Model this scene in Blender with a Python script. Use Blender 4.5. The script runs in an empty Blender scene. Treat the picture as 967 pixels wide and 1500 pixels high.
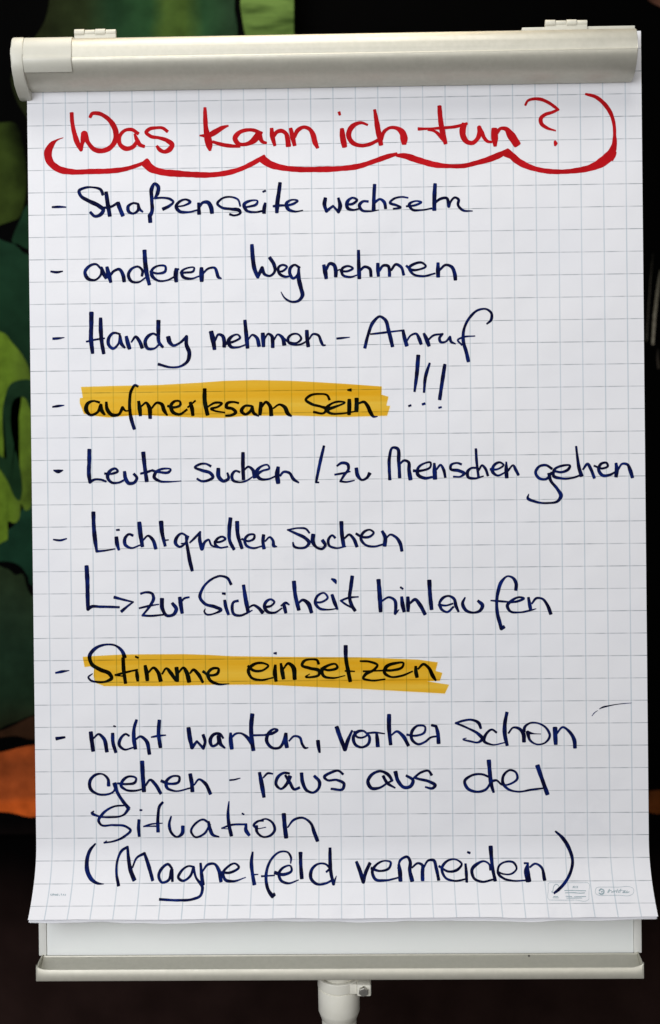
import bpy, bmesh, math, random
from mathutils import Vector, Matrix
from mathutils.geometry import tessellate_polygon

S = bpy.context.scene
COL = S.collection

# ----------------------------------------------------------------- camera, world, light
# lengths: metres; the sheet hangs in the plane y = 0, its grid centre is at x = 0, z = HZ
HZ = 1.25
CAM_LOC = (0.01984, -1.50000, -0.04019)
CAM_ROT = [[0.9997622, 0.0109642, 0.0188517], [0.0187864, 0.0060262, -0.9998054], [-0.0110756, 0.9999217, 0.0058187]]
LENS = 47.1600

cam_data = bpy.data.cameras.new('camera')
cam = bpy.data.objects.new('camera', cam_data)
COL.objects.link(cam)
M = Matrix(CAM_ROT).to_4x4()
M.translation = Vector((CAM_LOC[0], CAM_LOC[1], CAM_LOC[2] + HZ))
cam.matrix_world = M
cam_data.sensor_fit = 'VERTICAL'
cam_data.sensor_height = 36
cam_data.lens = LENS
cam_data.clip_start = 0.05
cam_data.clip_end = 60
S.camera = cam
cam_data.dof.use_dof = True
cam_data.dof.focus_distance = 1.5
cam_data.dof.aperture_fstop = 2.2

W = bpy.data.worlds.new("World")
S.world = W
W.use_nodes = True
bg = W.node_tree.nodes['Background']
bg.inputs[0].default_value = (0.86, 0.93, 1.0, 1)
bg.inputs[1].default_value = 0.09

def lamp(name, loc, target, sx, sy, power, color):
    d = bpy.data.lights.new(name, 'AREA')
    d.shape = 'RECTANGLE'
    d.size, d.size_y, d.energy, d.color = sx, sy, power, color
    o = bpy.data.objects.new(name, d)
    COL.objects.link(o)
    o.location = loc
    o.rotation_euler = (Vector(target) - Vector(loc)).to_track_quat('-Z', 'Y').to_euler()
    return o
lamp('window_light', (-1.45, -2.5, 1.85), (0, 0, 1.25), 2.0, 1.9, 59, (0.95, 0.965, 1.0))
lamp('room_light', (0.5, -3.1, 1.25), (0, 0, 1.1), 2.2, 1.2, 24, (1.0, 0.97, 0.93))
lamp('ceiling_light', (-0.2, -0.8, 3.0), (0, 0.0, 1.3), 1.4, 0.7, 19, (1.0, 0.97, 0.92))
lamp('warm_ceiling_light', (-0.1, 0.12, 2.75), (0, 0.0, 1.7), 0.9, 0.25, 9, (1.0, 0.80, 0.52))

S.view_settings.view_transform = 'Standard'
S.view_settings.look = 'None'
S.view_settings.exposure = 0
S.view_settings.gamma = 1
S.render.engine = 'CYCLES'

# ----------------------------------------------------------------- materials
def new_mat(name):
    m = bpy.data.materials.new(name)
    m.use_nodes = True
    nt = m.node_tree
    return m, nt, nt.nodes['Principled BSDF']

def node(nt, kind, **inputs):
    n = nt.nodes.new(kind)
    for k, v in inputs.items():
        n.inputs[k].default_value = v
    return n

def math_n(nt, op, a, b=None, c=None):
    n = nt.nodes.new('ShaderNodeMath')
    n.operation = op
    for i, v in enumerate((a, b, c)):
        if v is None: continue
        if isinstance(v, (int, float)): n.inputs[i].default_value = v
        else: nt.links.new(v, n.inputs[i])
    return n.outputs[0]

def mix_n(nt, fac, a, b):
    n = nt.nodes.new('ShaderNodeMix')
    n.data_type = 'RGBA'
    for i, v in ((0, fac), (6, a), (7, b)):
        if isinstance(v, (int, float)): n.inputs[i].default_value = v
        elif isinstance(v, tuple): n.inputs[i].default_value = (*v, 1) if len(v) == 3 else v
        else: nt.links.new(v, n.inputs[i])
    return n.outputs[2]

def noise_n(nt, scale, detail=3, coord='Object', rough=0.5):
    tc = nt.nodes.new('ShaderNodeTexCoord')
    n = node(nt, 'ShaderNodeTexNoise', Scale=scale, Detail=detail, Roughness=rough)
    nt.links.new(tc.outputs[coord], n.inputs['Vector'])
    return n.outputs['Fac']

def ramp_n(nt, fac, lo, hi):
    n = nt.nodes.new('ShaderNodeMapRange')
    n.inputs[1].default_value, n.inputs[2].default_value = lo, hi
    nt.links.new(fac, n.inputs[0])
    return n.outputs[0]

def bump_n(nt, b, height, strength, dist):
    n = node(nt, 'ShaderNodeBump', Strength=strength, Distance=dist)
    nt.links.new(height, n.inputs['Height'])
    nt.links.new(n.outputs[0], b.inputs['Normal'])

def speckle(name, c1, c2, scale, rough, bump=0.0, detail=4, spec=0.5):
    m, nt, b = new_mat(name)
    f = ramp_n(nt, noise_n(nt, scale, detail), 0.3, 0.7)
    nt.links.new(mix_n(nt, f, c1, c2), b.inputs['Base Color'])
    r = ramp_n(nt, noise_n(nt, scale * 0.23, 3), 0.2, 0.8)
    nt.links.new(math_n(nt, 'MULTIPLY_ADD', r, 0.12, rough - 0.06), b.inputs['Roughness'])
    b.inputs['Specular IOR Level'].default_value = spec
    if bump: bump_n(nt, b, noise_n(nt, scale * 2, 2), bump, 0.0004)
    return m

def paper_material(printed=True):
    m, nt, b = new_mat('squared_paper')
    white = mix_n(nt, ramp_n(nt, noise_n(nt, 9, 4), 0.3, 0.7), (0.745, 0.75, 0.785), (0.77, 0.77, 0.795))
    if printed:
        uv = nt.nodes.new('ShaderNodeUVMap'); uv.uv_map = 'grid'
        sp = nt.nodes.new('ShaderNodeSeparateXYZ')
        nt.links.new(uv.outputs[0], sp.inputs[0])
        def dist(o):
            f = math_n(nt, 'FRACT', math_n(nt, 'ADD', o, 0.5))
            return math_n(nt, 'ABSOLUTE', math_n(nt, 'SUBTRACT', f, 0.5))
        du, dv = dist(sp.outputs[0]), dist(sp.outputs[1])
        vert = math_n(nt, 'SUBTRACT', 1.0, ramp_n(nt, du, 0.016, 0.034))
        hori = math_n(nt, 'SUBTRACT', 1.0, ramp_n(nt, dv, 0.012, 0.027))
        # the dark lines were printed in broken dashes that fade before the crossings
        gap = ramp_n(nt, du, 0.05, 0.2)
        brk = ramp_n(nt, noise_n(nt, 40, 2), 0.3, 0.7)
        amp = math_n(nt, 'MULTIPLY', math_n(nt, 'MULTIPLY_ADD', gap, 0.45, 0.55), math_n(nt, 'MULTIPLY_ADD', brk, 0.5, 0.35))
        vb = ramp_n(nt, noise_n(nt, 14, 2), 0.25, 0.75)
        va = math_n(nt, 'MULTIPLY', vert, math_n(nt, 'MULTIPLY_ADD', vb, 0.28, 0.36))
        white = mix_n(nt, va, white, (0.31, 0.41, 0.48))
        white = mix_n(nt, math_n(nt, 'MULTIPLY', hori, amp), white, (0.21, 0.24, 0.27))
    # writing on the sheet below shows through as faint grey smudges
    gh = math_n(nt, 'MULTIPLY', ramp_n(nt, noise_n(nt, 16, 5, rough=0.62), 0.55, 0.68), ramp_n(nt, noise_n(nt, 3.2, 1), 0.48, 0.62))
    white = mix_n(nt, math_n(nt, 'MULTIPLY', gh, 0.11), white, (0.40, 0.42, 0.50))
    nt.links.new(white, b.inputs['Base Color'])
    b.inputs['Roughness'].default_value = 0.62
    b.inputs['Specular IOR Level'].default_value = 0.25
    big = noise_n(nt, 5.5, 3)
    fine = noise_n(nt, 260, 2)
    h = math_n(nt, 'ADD', math_n(nt, 'MULTIPLY', big, 1.0), math_n(nt, 'MULTIPLY', fine, 0.010))
    bump_n(nt, b, h, 0.9, 0.008)
    return m

def ink_material(name, dark, wet, scale, rough):
    m, nt, b = new_mat(name)
    f = ramp_n(nt, noise_n(nt, scale, 3), 0.42, 0.75)
    nt.links.new(mix_n(nt, f, dark, wet), b.inputs['Base Color'])
    b.inputs['Roughness'].default_value = rough
    b.inputs['Specular IOR Level'].default_value = 0.04
    return m

def highlighter_material():
    m = bpy.data.materials.new('amber_highlighter')
    m.use_nodes = True
    nt = m.node_tree
    nt.nodes.clear()
    out = nt.nodes.new('ShaderNodeOutputMaterial')
    tr = nt.nodes.new('ShaderNodeBsdfTransparent')
    tc = nt.nodes.new('ShaderNodeTexCoord')
    mp = nt.nodes.new('ShaderNodeMapping')
    mp.inputs['Scale'].default_value = (2.5, 1, 95)
    mp.inputs['Rotation'].default_value = (0, math.radians(1.5), 0)
    n = node(nt, 'ShaderNodeTexNoise', Scale=1.0, Detail=3)
    nt.links.new(tc.outputs['Object'], mp.inputs[0]); nt.links.new(mp.outputs[0], n.inputs['Vector'])
    f = ramp_n(nt, n.outputs['Fac'], 0.3, 0.72)
    nt.links.new(mix_n(nt, f, (0.935, 0.665, 0.12), (0.985, 0.79, 0.27)), tr.inputs['Color'])
    nt.links.new(tr.outputs[0], out.inputs[0])
    return m

def printed_material(name, stops, axis, noise_scale=6, amount=0.12, rough=0.5):
    """poster print: colours laid along an axis of the poster, edges softened by noise"""
    m, nt, b = new_mat(name)
    tc = nt.nodes.new('ShaderNodeTexCoord')
    sp = nt.nodes.new('ShaderNodeSeparateXYZ')
    nt.links.new(tc.outputs['Object'], sp.inputs[0])
    nf = noise_n(nt, noise_scale, 4)
    lo, hi = stops[0][0], stops[-1][0]
    v = math_n(nt, 'MULTIPLY_ADD', math_n(nt, 'SUBTRACT', nf, 0.5), amount, sp.outputs[axis])
    r = nt.nodes.new('ShaderNodeValToRGB')
    nt.links.new(ramp_n(nt, v, lo, hi), r.inputs[0])
    cr = r.color_ramp
    span = (hi - lo) or 1
    for i, (p, c) in enumerate(stops):
        e = cr.elements[i] if i < 2 else cr.elements.new(0.5)
        e.position = 0 if i == 0 else (1 if i == 1 else 0.5)
    els = list(cr.elements)
    for e, (p, c) in zip(sorted(els, key=lambda q: q.position), stops):
        pass
    # rebuild cleanly
    while len(cr.elements) > 1: cr.elements.remove(cr.elements[-1])
    cr.elements[0].position = 0; cr.elements[0].color = (*stops[0][1], 1)
    for p, c in stops[1:]:
        e = cr.elements.new(min(1, (p - lo) / span)); e.color = (*c, 1)
    g = ramp_n(nt, noise_n(nt, noise_scale * 5, 4), 0.3, 0.75)
    dark = nt.nodes.new('ShaderNodeMix'); dark.data_type = 'RGBA'; dark.blend_type = 'MULTIPLY'
    dark.inputs[0].default_value = 0.45
    nt.links.new(r.outputs[0], dark.inputs[6]); nt.links.new(g, dark.inputs[7])
    nt.links.new(dark.outputs[2], b.inputs['Base Color'])
    b.inputs['Roughness'].default_value = rough
    b.inputs['Specular IOR Level'].default_value = 0.01
    return m

MAT = {
    'paper': paper_material(True),
    'blank': paper_material(False),
    'navy': ink_material('navy_marker_ink', (0.0009, 0.0018, 0.022), (0.002, 0.016, 0.15), 70, 0.6),
    'red': ink_material('red_marker_ink', (0.40, 0.0045, 0.008), (0.52, 0.008, 0.013), 30, 0.6),
    'print': speckle('pale_print', (0.22, 0.31, 0.35), (0.36, 0.44, 0.47), 300, 0.6),
    'amber': highlighter_material(),
    'metal': speckle('satin_aluminium', (0.55, 0.535, 0.455), (0.59, 0.57, 0.49), 200, 0.48, 0.04),
    'cap': speckle('grey_plastic', (0.53, 0.52, 0.45), (0.56, 0.55, 0.48), 60, 0.42, 0.04),
    'board': speckle('white_enamel', (0.86, 0.89, 0.87), (0.88, 0.90, 0.885), 12, 0.3, 0.0),
    'strip': speckle('white_plastic', (0.70, 0.70, 0.66), (0.76, 0.76, 0.72), 40, 0.4, 0.02),
    'pole': speckle('ivory_powder_coat', (0.80, 0.78, 0.68), (0.84, 0.82, 0.73), 70, 0.42, 0.04),
    'dark': speckle('dark_steel', (0.03, 0.028, 0.025), (0.05, 0.045, 0.04), 200, 0.5),
    'steel': speckle('dull_steel', (0.42, 0.41, 0.38), (0.58, 0.57, 0.53), 200, 0.35, 0.1),
}
MAT['metal'].node_tree.nodes['Principled BSDF'].inputs['Metallic'].default_value = 0.52
MAT['steel'].node_tree.nodes['Principled BSDF'].inputs['Metallic'].default_value = 0.9

# ----------------------------------------------------------------- object helpers
def empty(name, loc, label, cat):
    o = bpy.data.objects.new(name, None)
    COL.objects.link(o)
    o.location = loc
    o.empty_display_size = 0.05
    o['label'] = label; o['category'] = cat
    return o

def obj(name, bm, mat, parent=None, smooth=None, label=None):
    me = bpy.data.meshes.new(name)
    bm.to_mesh(me); bm.free()
    o = bpy.data.objects.new(name, me)
    COL.objects.link(o)
    me.materials.append(mat)
    if smooth is not None:
        for p in me.polygons: p.use_smooth = True
        me.set_sharp_from_angle(angle=math.radians(smooth))
    if parent:
        o.parent = parent
        # meshes are written in world coordinates
        bpy.context.view_layer.update()
        o.matrix_parent_inverse = parent.matrix_world.inverted()
    if label: o['label'] = label
    return o

def structure(name, bm, mat):
    o = obj(name, bm, mat)
    o['kind'] = 'structure'
    return o

def add_box(bm, a, b, bevel=0.0, seg=2):
    vs = [bm.verts.new((x, y, z)) for x in (a[0], b[0]) for y in (a[1], b[1]) for z in (a[2], b[2])]
    fs = [(0, 1, 3, 2), (4, 6, 7, 5), (0, 4, 5, 1), (2, 3, 7, 6), (0, 2, 6, 4), (1, 5, 7, 3)]
    faces = [bm.faces.new([vs[i] for i in f]) for f in fs]
    if bevel:
        es = list({e for f in faces for e in f.edges})
        bmesh.ops.bevel(bm, geom=es, offset=bevel, segments=seg, profile=0.6, affect='EDGES')
    return bm

def add_prism_x(bm, profile, x0, x1, bevel=0.0):
    """closed (y, z) profile pushed along x"""
    a = [bm.verts.new((x0, y, z)) for y, z in profile]
    b = [bm.verts.new((x1, y, z)) for y, z in profile]
    n = len(profile)
    for i in range(n):
        bm.faces.new((a[i], a[(i + 1) % n], b[(i + 1) % n], b[i]))
    ca = bm.faces.new(list(reversed(a))); cb = bm.faces.new(b)
    if bevel:
        bmesh.ops.bevel(bm, geom=list(ca.edges) + list(cb.edges), offset=bevel, segments=2, profile=0.6, affect='EDGES')
    bmesh.ops.recalc_face_normals(bm, faces=bm.faces[:])
    return bm

def add_lathe(bm, cx, cy, prof, n=40):
    """(radius, z) profile turned about a vertical axis"""
    rings = []
    for r, z in prof:
        rings.append([bm.verts.new((cx + r * math.cos(2 * math.pi * k / n), cy + r * math.sin(2 * math.pi * k / n), z)) for k in range(n)])
    for p, q in zip(rings, rings[1:]):
        for k in range(n):
            bm.faces.new((p[k], p[(k + 1) % n], q[(k + 1) % n], q[k]))
    bm.faces.new(rings[0]); bm.faces.new(rings[-1])
    bmesh.ops.recalc_face_normals(bm, faces=bm.faces[:])
    return bm

def smooth_poly(pts, steps=6):
    out = []
    n = len(pts)
    for i in range(n):
        p0, p1, p2, p3 = (Vector(pts[(i + k) % n]) for k in (-1, 0, 1, 2))
        for s in range(steps):
            t = s / steps
            out.append(0.5 * ((2 * p1) + (-p0 + p2) * t + (2 * p0 - 5 * p1 + 4 * p2 - p3) * t * t + (-p0 + 3 * p1 - 3 * p2 + p3) * t ** 3))
    return out

cm = lambda u, w: (u / 100, HZ + w / 100)

# ----------------------------------------------------------------- setting
bm = bmesh.new(); add_box(bm, (-3, -3.2, -0.05), (3, 0.55, 0.0)); 
structure('floor', bm, speckle('dark_floor', (0.012, 0.008, 0.007), (0.02, 0.014, 0.012), 8, 0.5))

# mural of leaves on the wall to the left, printed flat; dark panel to the right
MURAL = [
    ('printed_leaf', 'broad printed leaf with a pale green blade, dark to its left and right', 1, 1, [(-0.3757, 0.7168), (-0.4014, 0.6325), (-0.4313, 0.5907), (-0.4488, 0.558), (-0.4444, 0.5297), (-0.4296, 0.5012), (-0.3811, 0.4344), (-0.1822, 0.4595), (-0.1388, 0.5433), (-0.1352, 0.609), (-0.1386, 0.6466), (-0.1504, 0.7689), (-0.2725, 0.8088)], [(-0.4071, (0.013, 0.017, 0.006)), (-0.3456, (0.017, 0.026, 0.009)), (-0.3077, (0.014, 0.042, 0.018)), (-0.2539, (0.02, 0.062, 0.022)), (-0.2331, (0.055, 0.1, 0.02)), (-0.2067, (0.058, 0.105, 0.02)), (-0.1803, (0.02, 0.062, 0.024)), (-0.1379, (0.018, 0.042, 0.02))], 0, 7, 0.05, 'mural'),
    ('printed_leaf', 'printed yellow green leaf with fine diagonal streaks at the mural edge', 1, 0, [(-0.1273, 0.7309), (-0.0562, 0.7295), (-0.0581, 0.5607), (-0.0916, 0.5519), (-0.1186, 0.5806), (-0.1267, 0.6182), (-0.131, 0.6465)], 'streak', 0, 0, 0, 'mural'),
    ('printed_leaf', 'small blurred printed leaf, dull yellow green', 1, 1, [(-0.5228, 0.4838), (-0.4657, 0.4923), (-0.443, 0.4901), (-0.4338, 0.4635), (-0.4297, 0.4144), (-0.4359, 0.3711), (-0.4542, 0.3554), (-0.5245, 0.3498)], [(-0.5209, (0.02, 0.03, 0.006)), (-0.464, (0.032, 0.052, 0.009)), (-0.4469, (0.017, 0.028, 0.005)), (-0.4298, (0.002, 0.003, 0.001))], 0, 9, 0.1, 'mural'),
    ('printed_leaf', 'printed dark bluish green leaf', 1, 1, [(-0.5247, 0.3347), (-0.4545, 0.3261), (-0.4432, 0.3203), (-0.4253, 0.3087), (-0.3543, 0.302), (-0.2791, 0.2538), (-0.3095, 0.0939), (-0.4133, 0.133), (-0.4701, 0.1479), (-0.527, 0.1533)], [(0.1333, (0.006, 0.022, 0.01)), (0.2372, (0.009, 0.034, 0.016)), (0.3316, (0.01, 0.036, 0.018))], 2, 6, 0.1, 'mural'),
    ('printed_leaf', 'printed dark green leaf tip', 2, 1, [(-0.4507, 0.3298), (-0.4389, 0.358), (-0.4235, 0.3823), (-0.3432, 0.4338), (-0.3159, 0.3486), (-0.3732, 0.3098), (-0.4243, 0.3162), (-0.4413, 0.324)], [(0.3127, (0.008, 0.03, 0.014)), (0.3882, (0.01, 0.034, 0.017))], 2, 6, 0.1, 'mural'),
    ('printed_leaf', 'large lobed printed leaf, bright olive green', 2, 1, [(-0.5264, 0.2044), (-0.4694, 0.2036), (-0.4525, 0.1883), (-0.4375, 0.1692), (-0.4274, 0.1445), (-0.4213, 0.0953), (-0.4233, 0.0102), (-0.4277, -0.0351), (-0.4364, -0.0444), (-0.4429, -0.0349), (-0.445, -0.0538), (-0.4518, -0.0613), (-0.4613, -0.0593), (-0.4615, -0.0744), (-0.4692, -0.0876), (-0.5302, -0.0926)], [(-0.5209, (0.11, 0.19, 0.016)), (-0.4545, (0.12, 0.205, 0.018)), (-0.4355, (0.095, 0.155, 0.018)), (-0.4147, (0.055, 0.09, 0.012))], 0, 11, 0.08, 'mural'),
    ('printed_vein', '', 3, 1, [(-0.4541, 0.1316), (-0.436, 0.137), (-0.4228, 0.1312), (-0.4137, 0.0952), (-0.427, 0.0953), (-0.4344, 0.1106), (-0.4458, 0.1126), (-0.4535, 0.1032), (-0.4558, 0.0768), (-0.4514, 0.0465), (-0.4441, 0.0181), (-0.4407, -0.0104), (-0.4438, -0.0292), (-0.4513, -0.0254), (-0.4606, -0.0045), (-0.4699, 0.0108), (-0.4811, 0.0242), (-0.4791, 0.0374), (-0.464, 0.0277), (-0.462, 0.0353), (-0.4664, 0.058), (-0.467, 0.0911), (-0.4619, 0.1166)], [(-0.0368, (0.01, 0.035, 0.013)), (0.1333, (0.01, 0.032, 0.014))], 2, 7, 0.1, 'mural'),
    ('printed_leaf', 'printed teal green leaf between the olive leaf and the dark leaf', 1, 1, [(-0.5299, -0.0737), (-0.4614, -0.0707), (-0.4401, -0.0416), (-0.4153, -0.0324), (-0.3397, -0.0568), (-0.3596, -0.1323), (-0.4244, -0.1486), (-0.4356, -0.1334), (-0.4468, -0.12), (-0.4696, -0.1141), (-0.5305, -0.1173)], [(-0.1503, (0.008, 0.034, 0.018)), (-0.0368, (0.012, 0.05, 0.026))], 2, 6, 0.1, 'mural'),
    ('printed_leaf', 'printed dull dark green leaf above the orange shape', 1, 1, [(-0.5305, -0.1154), (-0.4678, -0.1236), (-0.4527, -0.1332), (-0.4413, -0.1333), (-0.434, -0.1561), (-0.4208, -0.1657), (-0.3508, -0.1891), (-0.3427, -0.3027), (-0.4266, -0.3266), (-0.4667, -0.3414), (-0.5335, -0.3561)], [(-0.3492, (0.016, 0.02, 0.009)), (-0.3018, (0.012, 0.028, 0.014)), (-0.245, (0.014, 0.034, 0.018)), (-0.1882, (0.018, 0.036, 0.018)), (-0.1219, (0.02, 0.034, 0.014))], 2, 8, 0.08, 'mural'),
    ('printed_petal', 'thin brown printed petal', 2, 1, [(-0.5337, -0.3675), (-0.4687, -0.3471), (-0.4266, -0.3285), (-0.3714, -0.3214), (-0.3623, -0.3517), (-0.427, -0.3617), (-0.4612, -0.3567), (-0.5337, -0.3694)], [(-0.3681, (0.03, 0.013, 0.006)), (-0.3255, (0.045, 0.02, 0.01))], 2, 8, 0.05, 'mural'),
    ('printed_petal', 'large orange printed petal', 2, 1, [(-0.5339, -0.3883), (-0.4767, -0.3793), (-0.4271, -0.3692), (-0.3245, -0.3634), (-0.2681, -0.4074), (-0.3257, -0.4638), (-0.4226, -0.4688), (-0.4397, -0.4687), (-0.4644, -0.4628), (-0.5347, -0.451)], [(-0.4686, (0.75, 0.13, 0.02)), (-0.4497, (0.72, 0.125, 0.02)), (-0.4383, (0.4, 0.078, 0.018)), (-0.3966, (0.3, 0.062, 0.016)), (-0.3681, (0.45, 0.085, 0.018))], 2, 9, 0.02, 'mural'),
    ('orange_patch', 'dim orange printed patch', 1, 1, [(0.3429, -0.4585), (0.4255, -0.4572), (0.4342, -0.4495), (0.5157, -0.452), (0.5347, -0.4772), (0.4454, -0.4824), (0.4195, -0.4784), (0.3426, -0.4817)], [(-0.4792, (0.16, 0.045, 0.01)), (-0.4403, (0.12, 0.036, 0.009))], 2, 9, 0.05, 'panel'),
    ('brown_patch', '', 1, 1, [(0.4383, 0.6662), (0.4565, 0.6716), (0.5264, 0.6914), (0.5449, 0.6241), (0.4735, 0.6483), (0.4516, 0.6564)], [(0.4303, (0.03, 0.013, 0.008)), (0.4877, (0.16, 0.075, 0.05))], 0, 9, 0.05, 'panel'),
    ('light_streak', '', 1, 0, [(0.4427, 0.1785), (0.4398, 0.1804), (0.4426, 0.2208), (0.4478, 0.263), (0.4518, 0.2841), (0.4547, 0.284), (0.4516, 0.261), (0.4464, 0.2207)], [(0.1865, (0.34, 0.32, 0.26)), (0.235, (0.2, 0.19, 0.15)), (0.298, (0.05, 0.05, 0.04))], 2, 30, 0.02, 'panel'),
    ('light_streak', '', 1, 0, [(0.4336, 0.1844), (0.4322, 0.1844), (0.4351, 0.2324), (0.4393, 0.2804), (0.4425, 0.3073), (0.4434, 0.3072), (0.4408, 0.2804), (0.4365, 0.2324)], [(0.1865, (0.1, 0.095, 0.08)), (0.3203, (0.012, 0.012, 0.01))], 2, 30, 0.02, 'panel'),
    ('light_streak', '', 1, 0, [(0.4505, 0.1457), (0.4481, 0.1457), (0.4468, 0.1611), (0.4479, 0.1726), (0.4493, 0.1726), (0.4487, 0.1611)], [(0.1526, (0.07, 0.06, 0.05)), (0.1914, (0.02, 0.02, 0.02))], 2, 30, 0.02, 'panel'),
]
MX1 = -0.056
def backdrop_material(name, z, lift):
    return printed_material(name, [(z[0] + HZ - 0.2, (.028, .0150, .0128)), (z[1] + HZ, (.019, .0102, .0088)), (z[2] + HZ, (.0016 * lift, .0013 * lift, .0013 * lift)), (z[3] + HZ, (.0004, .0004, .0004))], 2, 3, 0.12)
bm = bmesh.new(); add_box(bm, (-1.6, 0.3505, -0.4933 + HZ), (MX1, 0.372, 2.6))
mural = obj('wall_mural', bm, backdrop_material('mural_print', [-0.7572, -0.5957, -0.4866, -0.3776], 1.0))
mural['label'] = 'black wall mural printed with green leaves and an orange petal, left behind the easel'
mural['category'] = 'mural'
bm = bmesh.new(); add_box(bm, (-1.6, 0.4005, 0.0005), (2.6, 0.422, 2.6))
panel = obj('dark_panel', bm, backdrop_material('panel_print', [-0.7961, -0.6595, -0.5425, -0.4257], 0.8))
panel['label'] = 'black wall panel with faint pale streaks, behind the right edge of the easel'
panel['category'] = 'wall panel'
def streak_material():
    m, nt, b = new_mat('streaked_leaf_print')
    tc = nt.nodes.new('ShaderNodeTexCoord'); mp = nt.nodes.new('ShaderNodeMapping')
    mp.inputs['Rotation'].default_value = (0, math.radians(-38), 0)
    mp.inputs['Scale'].default_value = (16, 1, 75)
    n = node(nt, 'ShaderNodeTexNoise', Scale=1.0, Detail=4)
    nt.links.new(tc.outputs['Object'], mp.inputs[0]); nt.links.new(mp.outputs[0], n.inputs['Vector'])
    f = ramp_n(nt, n.outputs['Fac'], 0.33, 0.66)
    nt.links.new(mix_n(nt, f, (0.03, 0.055, 0.012), (0.115, 0.19, 0.045)), b.inputs['Base Color'])
    b.inputs['Roughness'].default_value = 0.5
    b.inputs['Specular IOR Level'].default_value = 0.01
    return m
for k, (name, label, layer, smooth, poly, stops, axis, ns, amount, host) in enumerate(MURAL):
    y = (0.350 if host == 'mural' else 0.400) - 0.0005 * layer - 0.00002 * k
    pts = smooth_poly(poly) if smooth else poly
    bm = bmesh.new()
    f = bm.faces.new([bm.verts.new((p[0], y, HZ + p[1])) for p in pts])
    bmesh.ops.triangulate(bm, faces=[f])
    if stops == 'streak': mat = streak_material()
    else:
        if axis == 2: stops = [(p + HZ, c) for p, c in stops]
        mat = printed_material(name + '_print', stops, axis, ns, amount)
    obj(name, bm, mat, mural if host == 'mural' else panel, label=label or None)


# ----------------------------------------------------------------- flip chart stand
stand = empty('flip_chart_stand', (-0.0045, 0.01, 0.0), 'grey flip chart easel with white board, clamp bar, pen tray and post', 'flip chart stand')

# writing board behind the paper, with pale edge strips
BX0, BX1, BZ0, BZ1 = -0.3428, 0.3352, HZ - 0.5465, HZ + 0.484
bm = bmesh.new(); add_box(bm, (BX0 + 0.009, 0.006, BZ0), (BX1 - 0.009, 0.020, BZ1), 0.0008)
board = obj('writing_board', bm, MAT['board'], stand, 30)
for x0, x1 in ((BX0, BX0 + 0.0088), (BX1 - 0.0088, BX1)):
    bm = bmesh.new(); add_box(bm, (x0, 0.0045, BZ0), (x1, 0.0215, BZ1), 0.0015)
    obj('edge_strip', bm, MAT['strip'], board, 30)
bm = bmesh.new(); add_box(bm, (0.212, 0.0065, HZ + 0.4848), (0.338, 0.020, HZ + 0.4905), 0.001)
obj('back_rail', bm, MAT['cap'], stand, 30)

# clamp bar: profile from the wall side over the rounded front to the paper
prof = [(-0.001, 47.70), (-1.2, 47.72), (-2.3, 47.62), (-3.05, 47.40), (-3.45, 47.10), (-3.72, 46.65), (-3.84, 46.1), (-3.87, 45.5),
        (-3.87, 45.05), (-3.945, 45.0), (-3.965, 44.9), (-3.93, 44.75), (-3.80, 44.42), (-3.55, 44.02), (-3.2, 43.6), (-2.75, 43.2), (-2.2, 42.88),
        (-1.55, 42.63), (-0.9, 42.48), (-0.22, 42.44), (-0.15, 42.55), (-0.15, 44.0), (-0.001, 44.2)]
pm = [(y / 100, HZ + z / 100) for y, z in prof]
bm = bmesh.new(); add_prism_x(bm, pm, -0.3372, 0.3312, 0.0008)
bar = obj('clamp_bar', bm, MAT['metal'], stand, 38)
capp = [(0.3, 47.85), (-1.2, 47.90), (-2.4, 47.80), (-3.15, 47.58), (-3.6, 47.24), (-3.88, 46.72), (-4.02, 46.1), (-4.08, 45.4), (-4.06, 44.8),
        (-3.92, 44.2), (-3.6, 43.6), (-3.1, 43.05), (-2.4, 42.55), (-1.6, 42.15), (-0.8, 41.8), (-0.1, 41.55), (0.3, 41.6)]
bm = bmesh.new(); add_prism_x(bm, [(y / 100, HZ + z / 100) for y, z in capp], -0.3510, -0.3374, 0.0022)
obj('end_cap', bm, MAT['cap'], bar, 38)
tab = [(-2.3, 47.64), (-3.07, 47.42), (-3.47, 47.12), (-3.74, 46.66), (-3.86, 46.1), (-3.89, 45.5), (-3.89, 45.07), (-3.965, 45.02), (-3.985, 44.9), (-3.95, 44.74),
       (-3.82, 44.41), (-3.57, 44.0), (-3.35, 43.72), (-3.42, 43.62), (-3.69, 43.92), (-3.95, 44.35), (-4.09, 44.72), (-4.12, 44.95), (-4.06, 45.15), (-4.02, 45.5), (-3.99, 46.12), (-3.86, 46.72), (-3.57, 47.22), (-3.14, 47.53), (-2.35, 47.76)]
bm = bmesh.new(); add_prism_x(bm, [(y / 100, HZ + z / 100) for y, z in tab], -0.3373, -0.2845, 0.0006)
obj('cover_tab', bm, MAT['cap'], bar, 38)
for hx, tilt in ((-0.2665, 0.0), (0.2610, 0.1)):
    bm = bmesh.new()
    hz = HZ + 0.4928 + tilt / 100
    add_box(bm, (hx - 0.0235, 0.004, hz - 0.018), (hx + 0.0235, 0.009, hz + 0.001), 0.001)
    hinge = obj('hinge', bm, MAT['cap'], bar, 30)
    for k in range(4):
        kb = bmesh.new()
        x0 = hx - 0.0235 + k * 0.0118
        r = 0.0042 if k % 2 == 0 else 0.0034
        pts = [(0.0065 + r * math.cos(t), hz + r * math.sin(t)) for t in (2 * math.pi * j / 18 for j in range(18))]
        add_prism_x(kb, pts, x0 + 0.0003, x0 + 0.0115, 0.0005)
        obj('knuckle', kb, MAT['cap'], hinge, 40)

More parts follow.
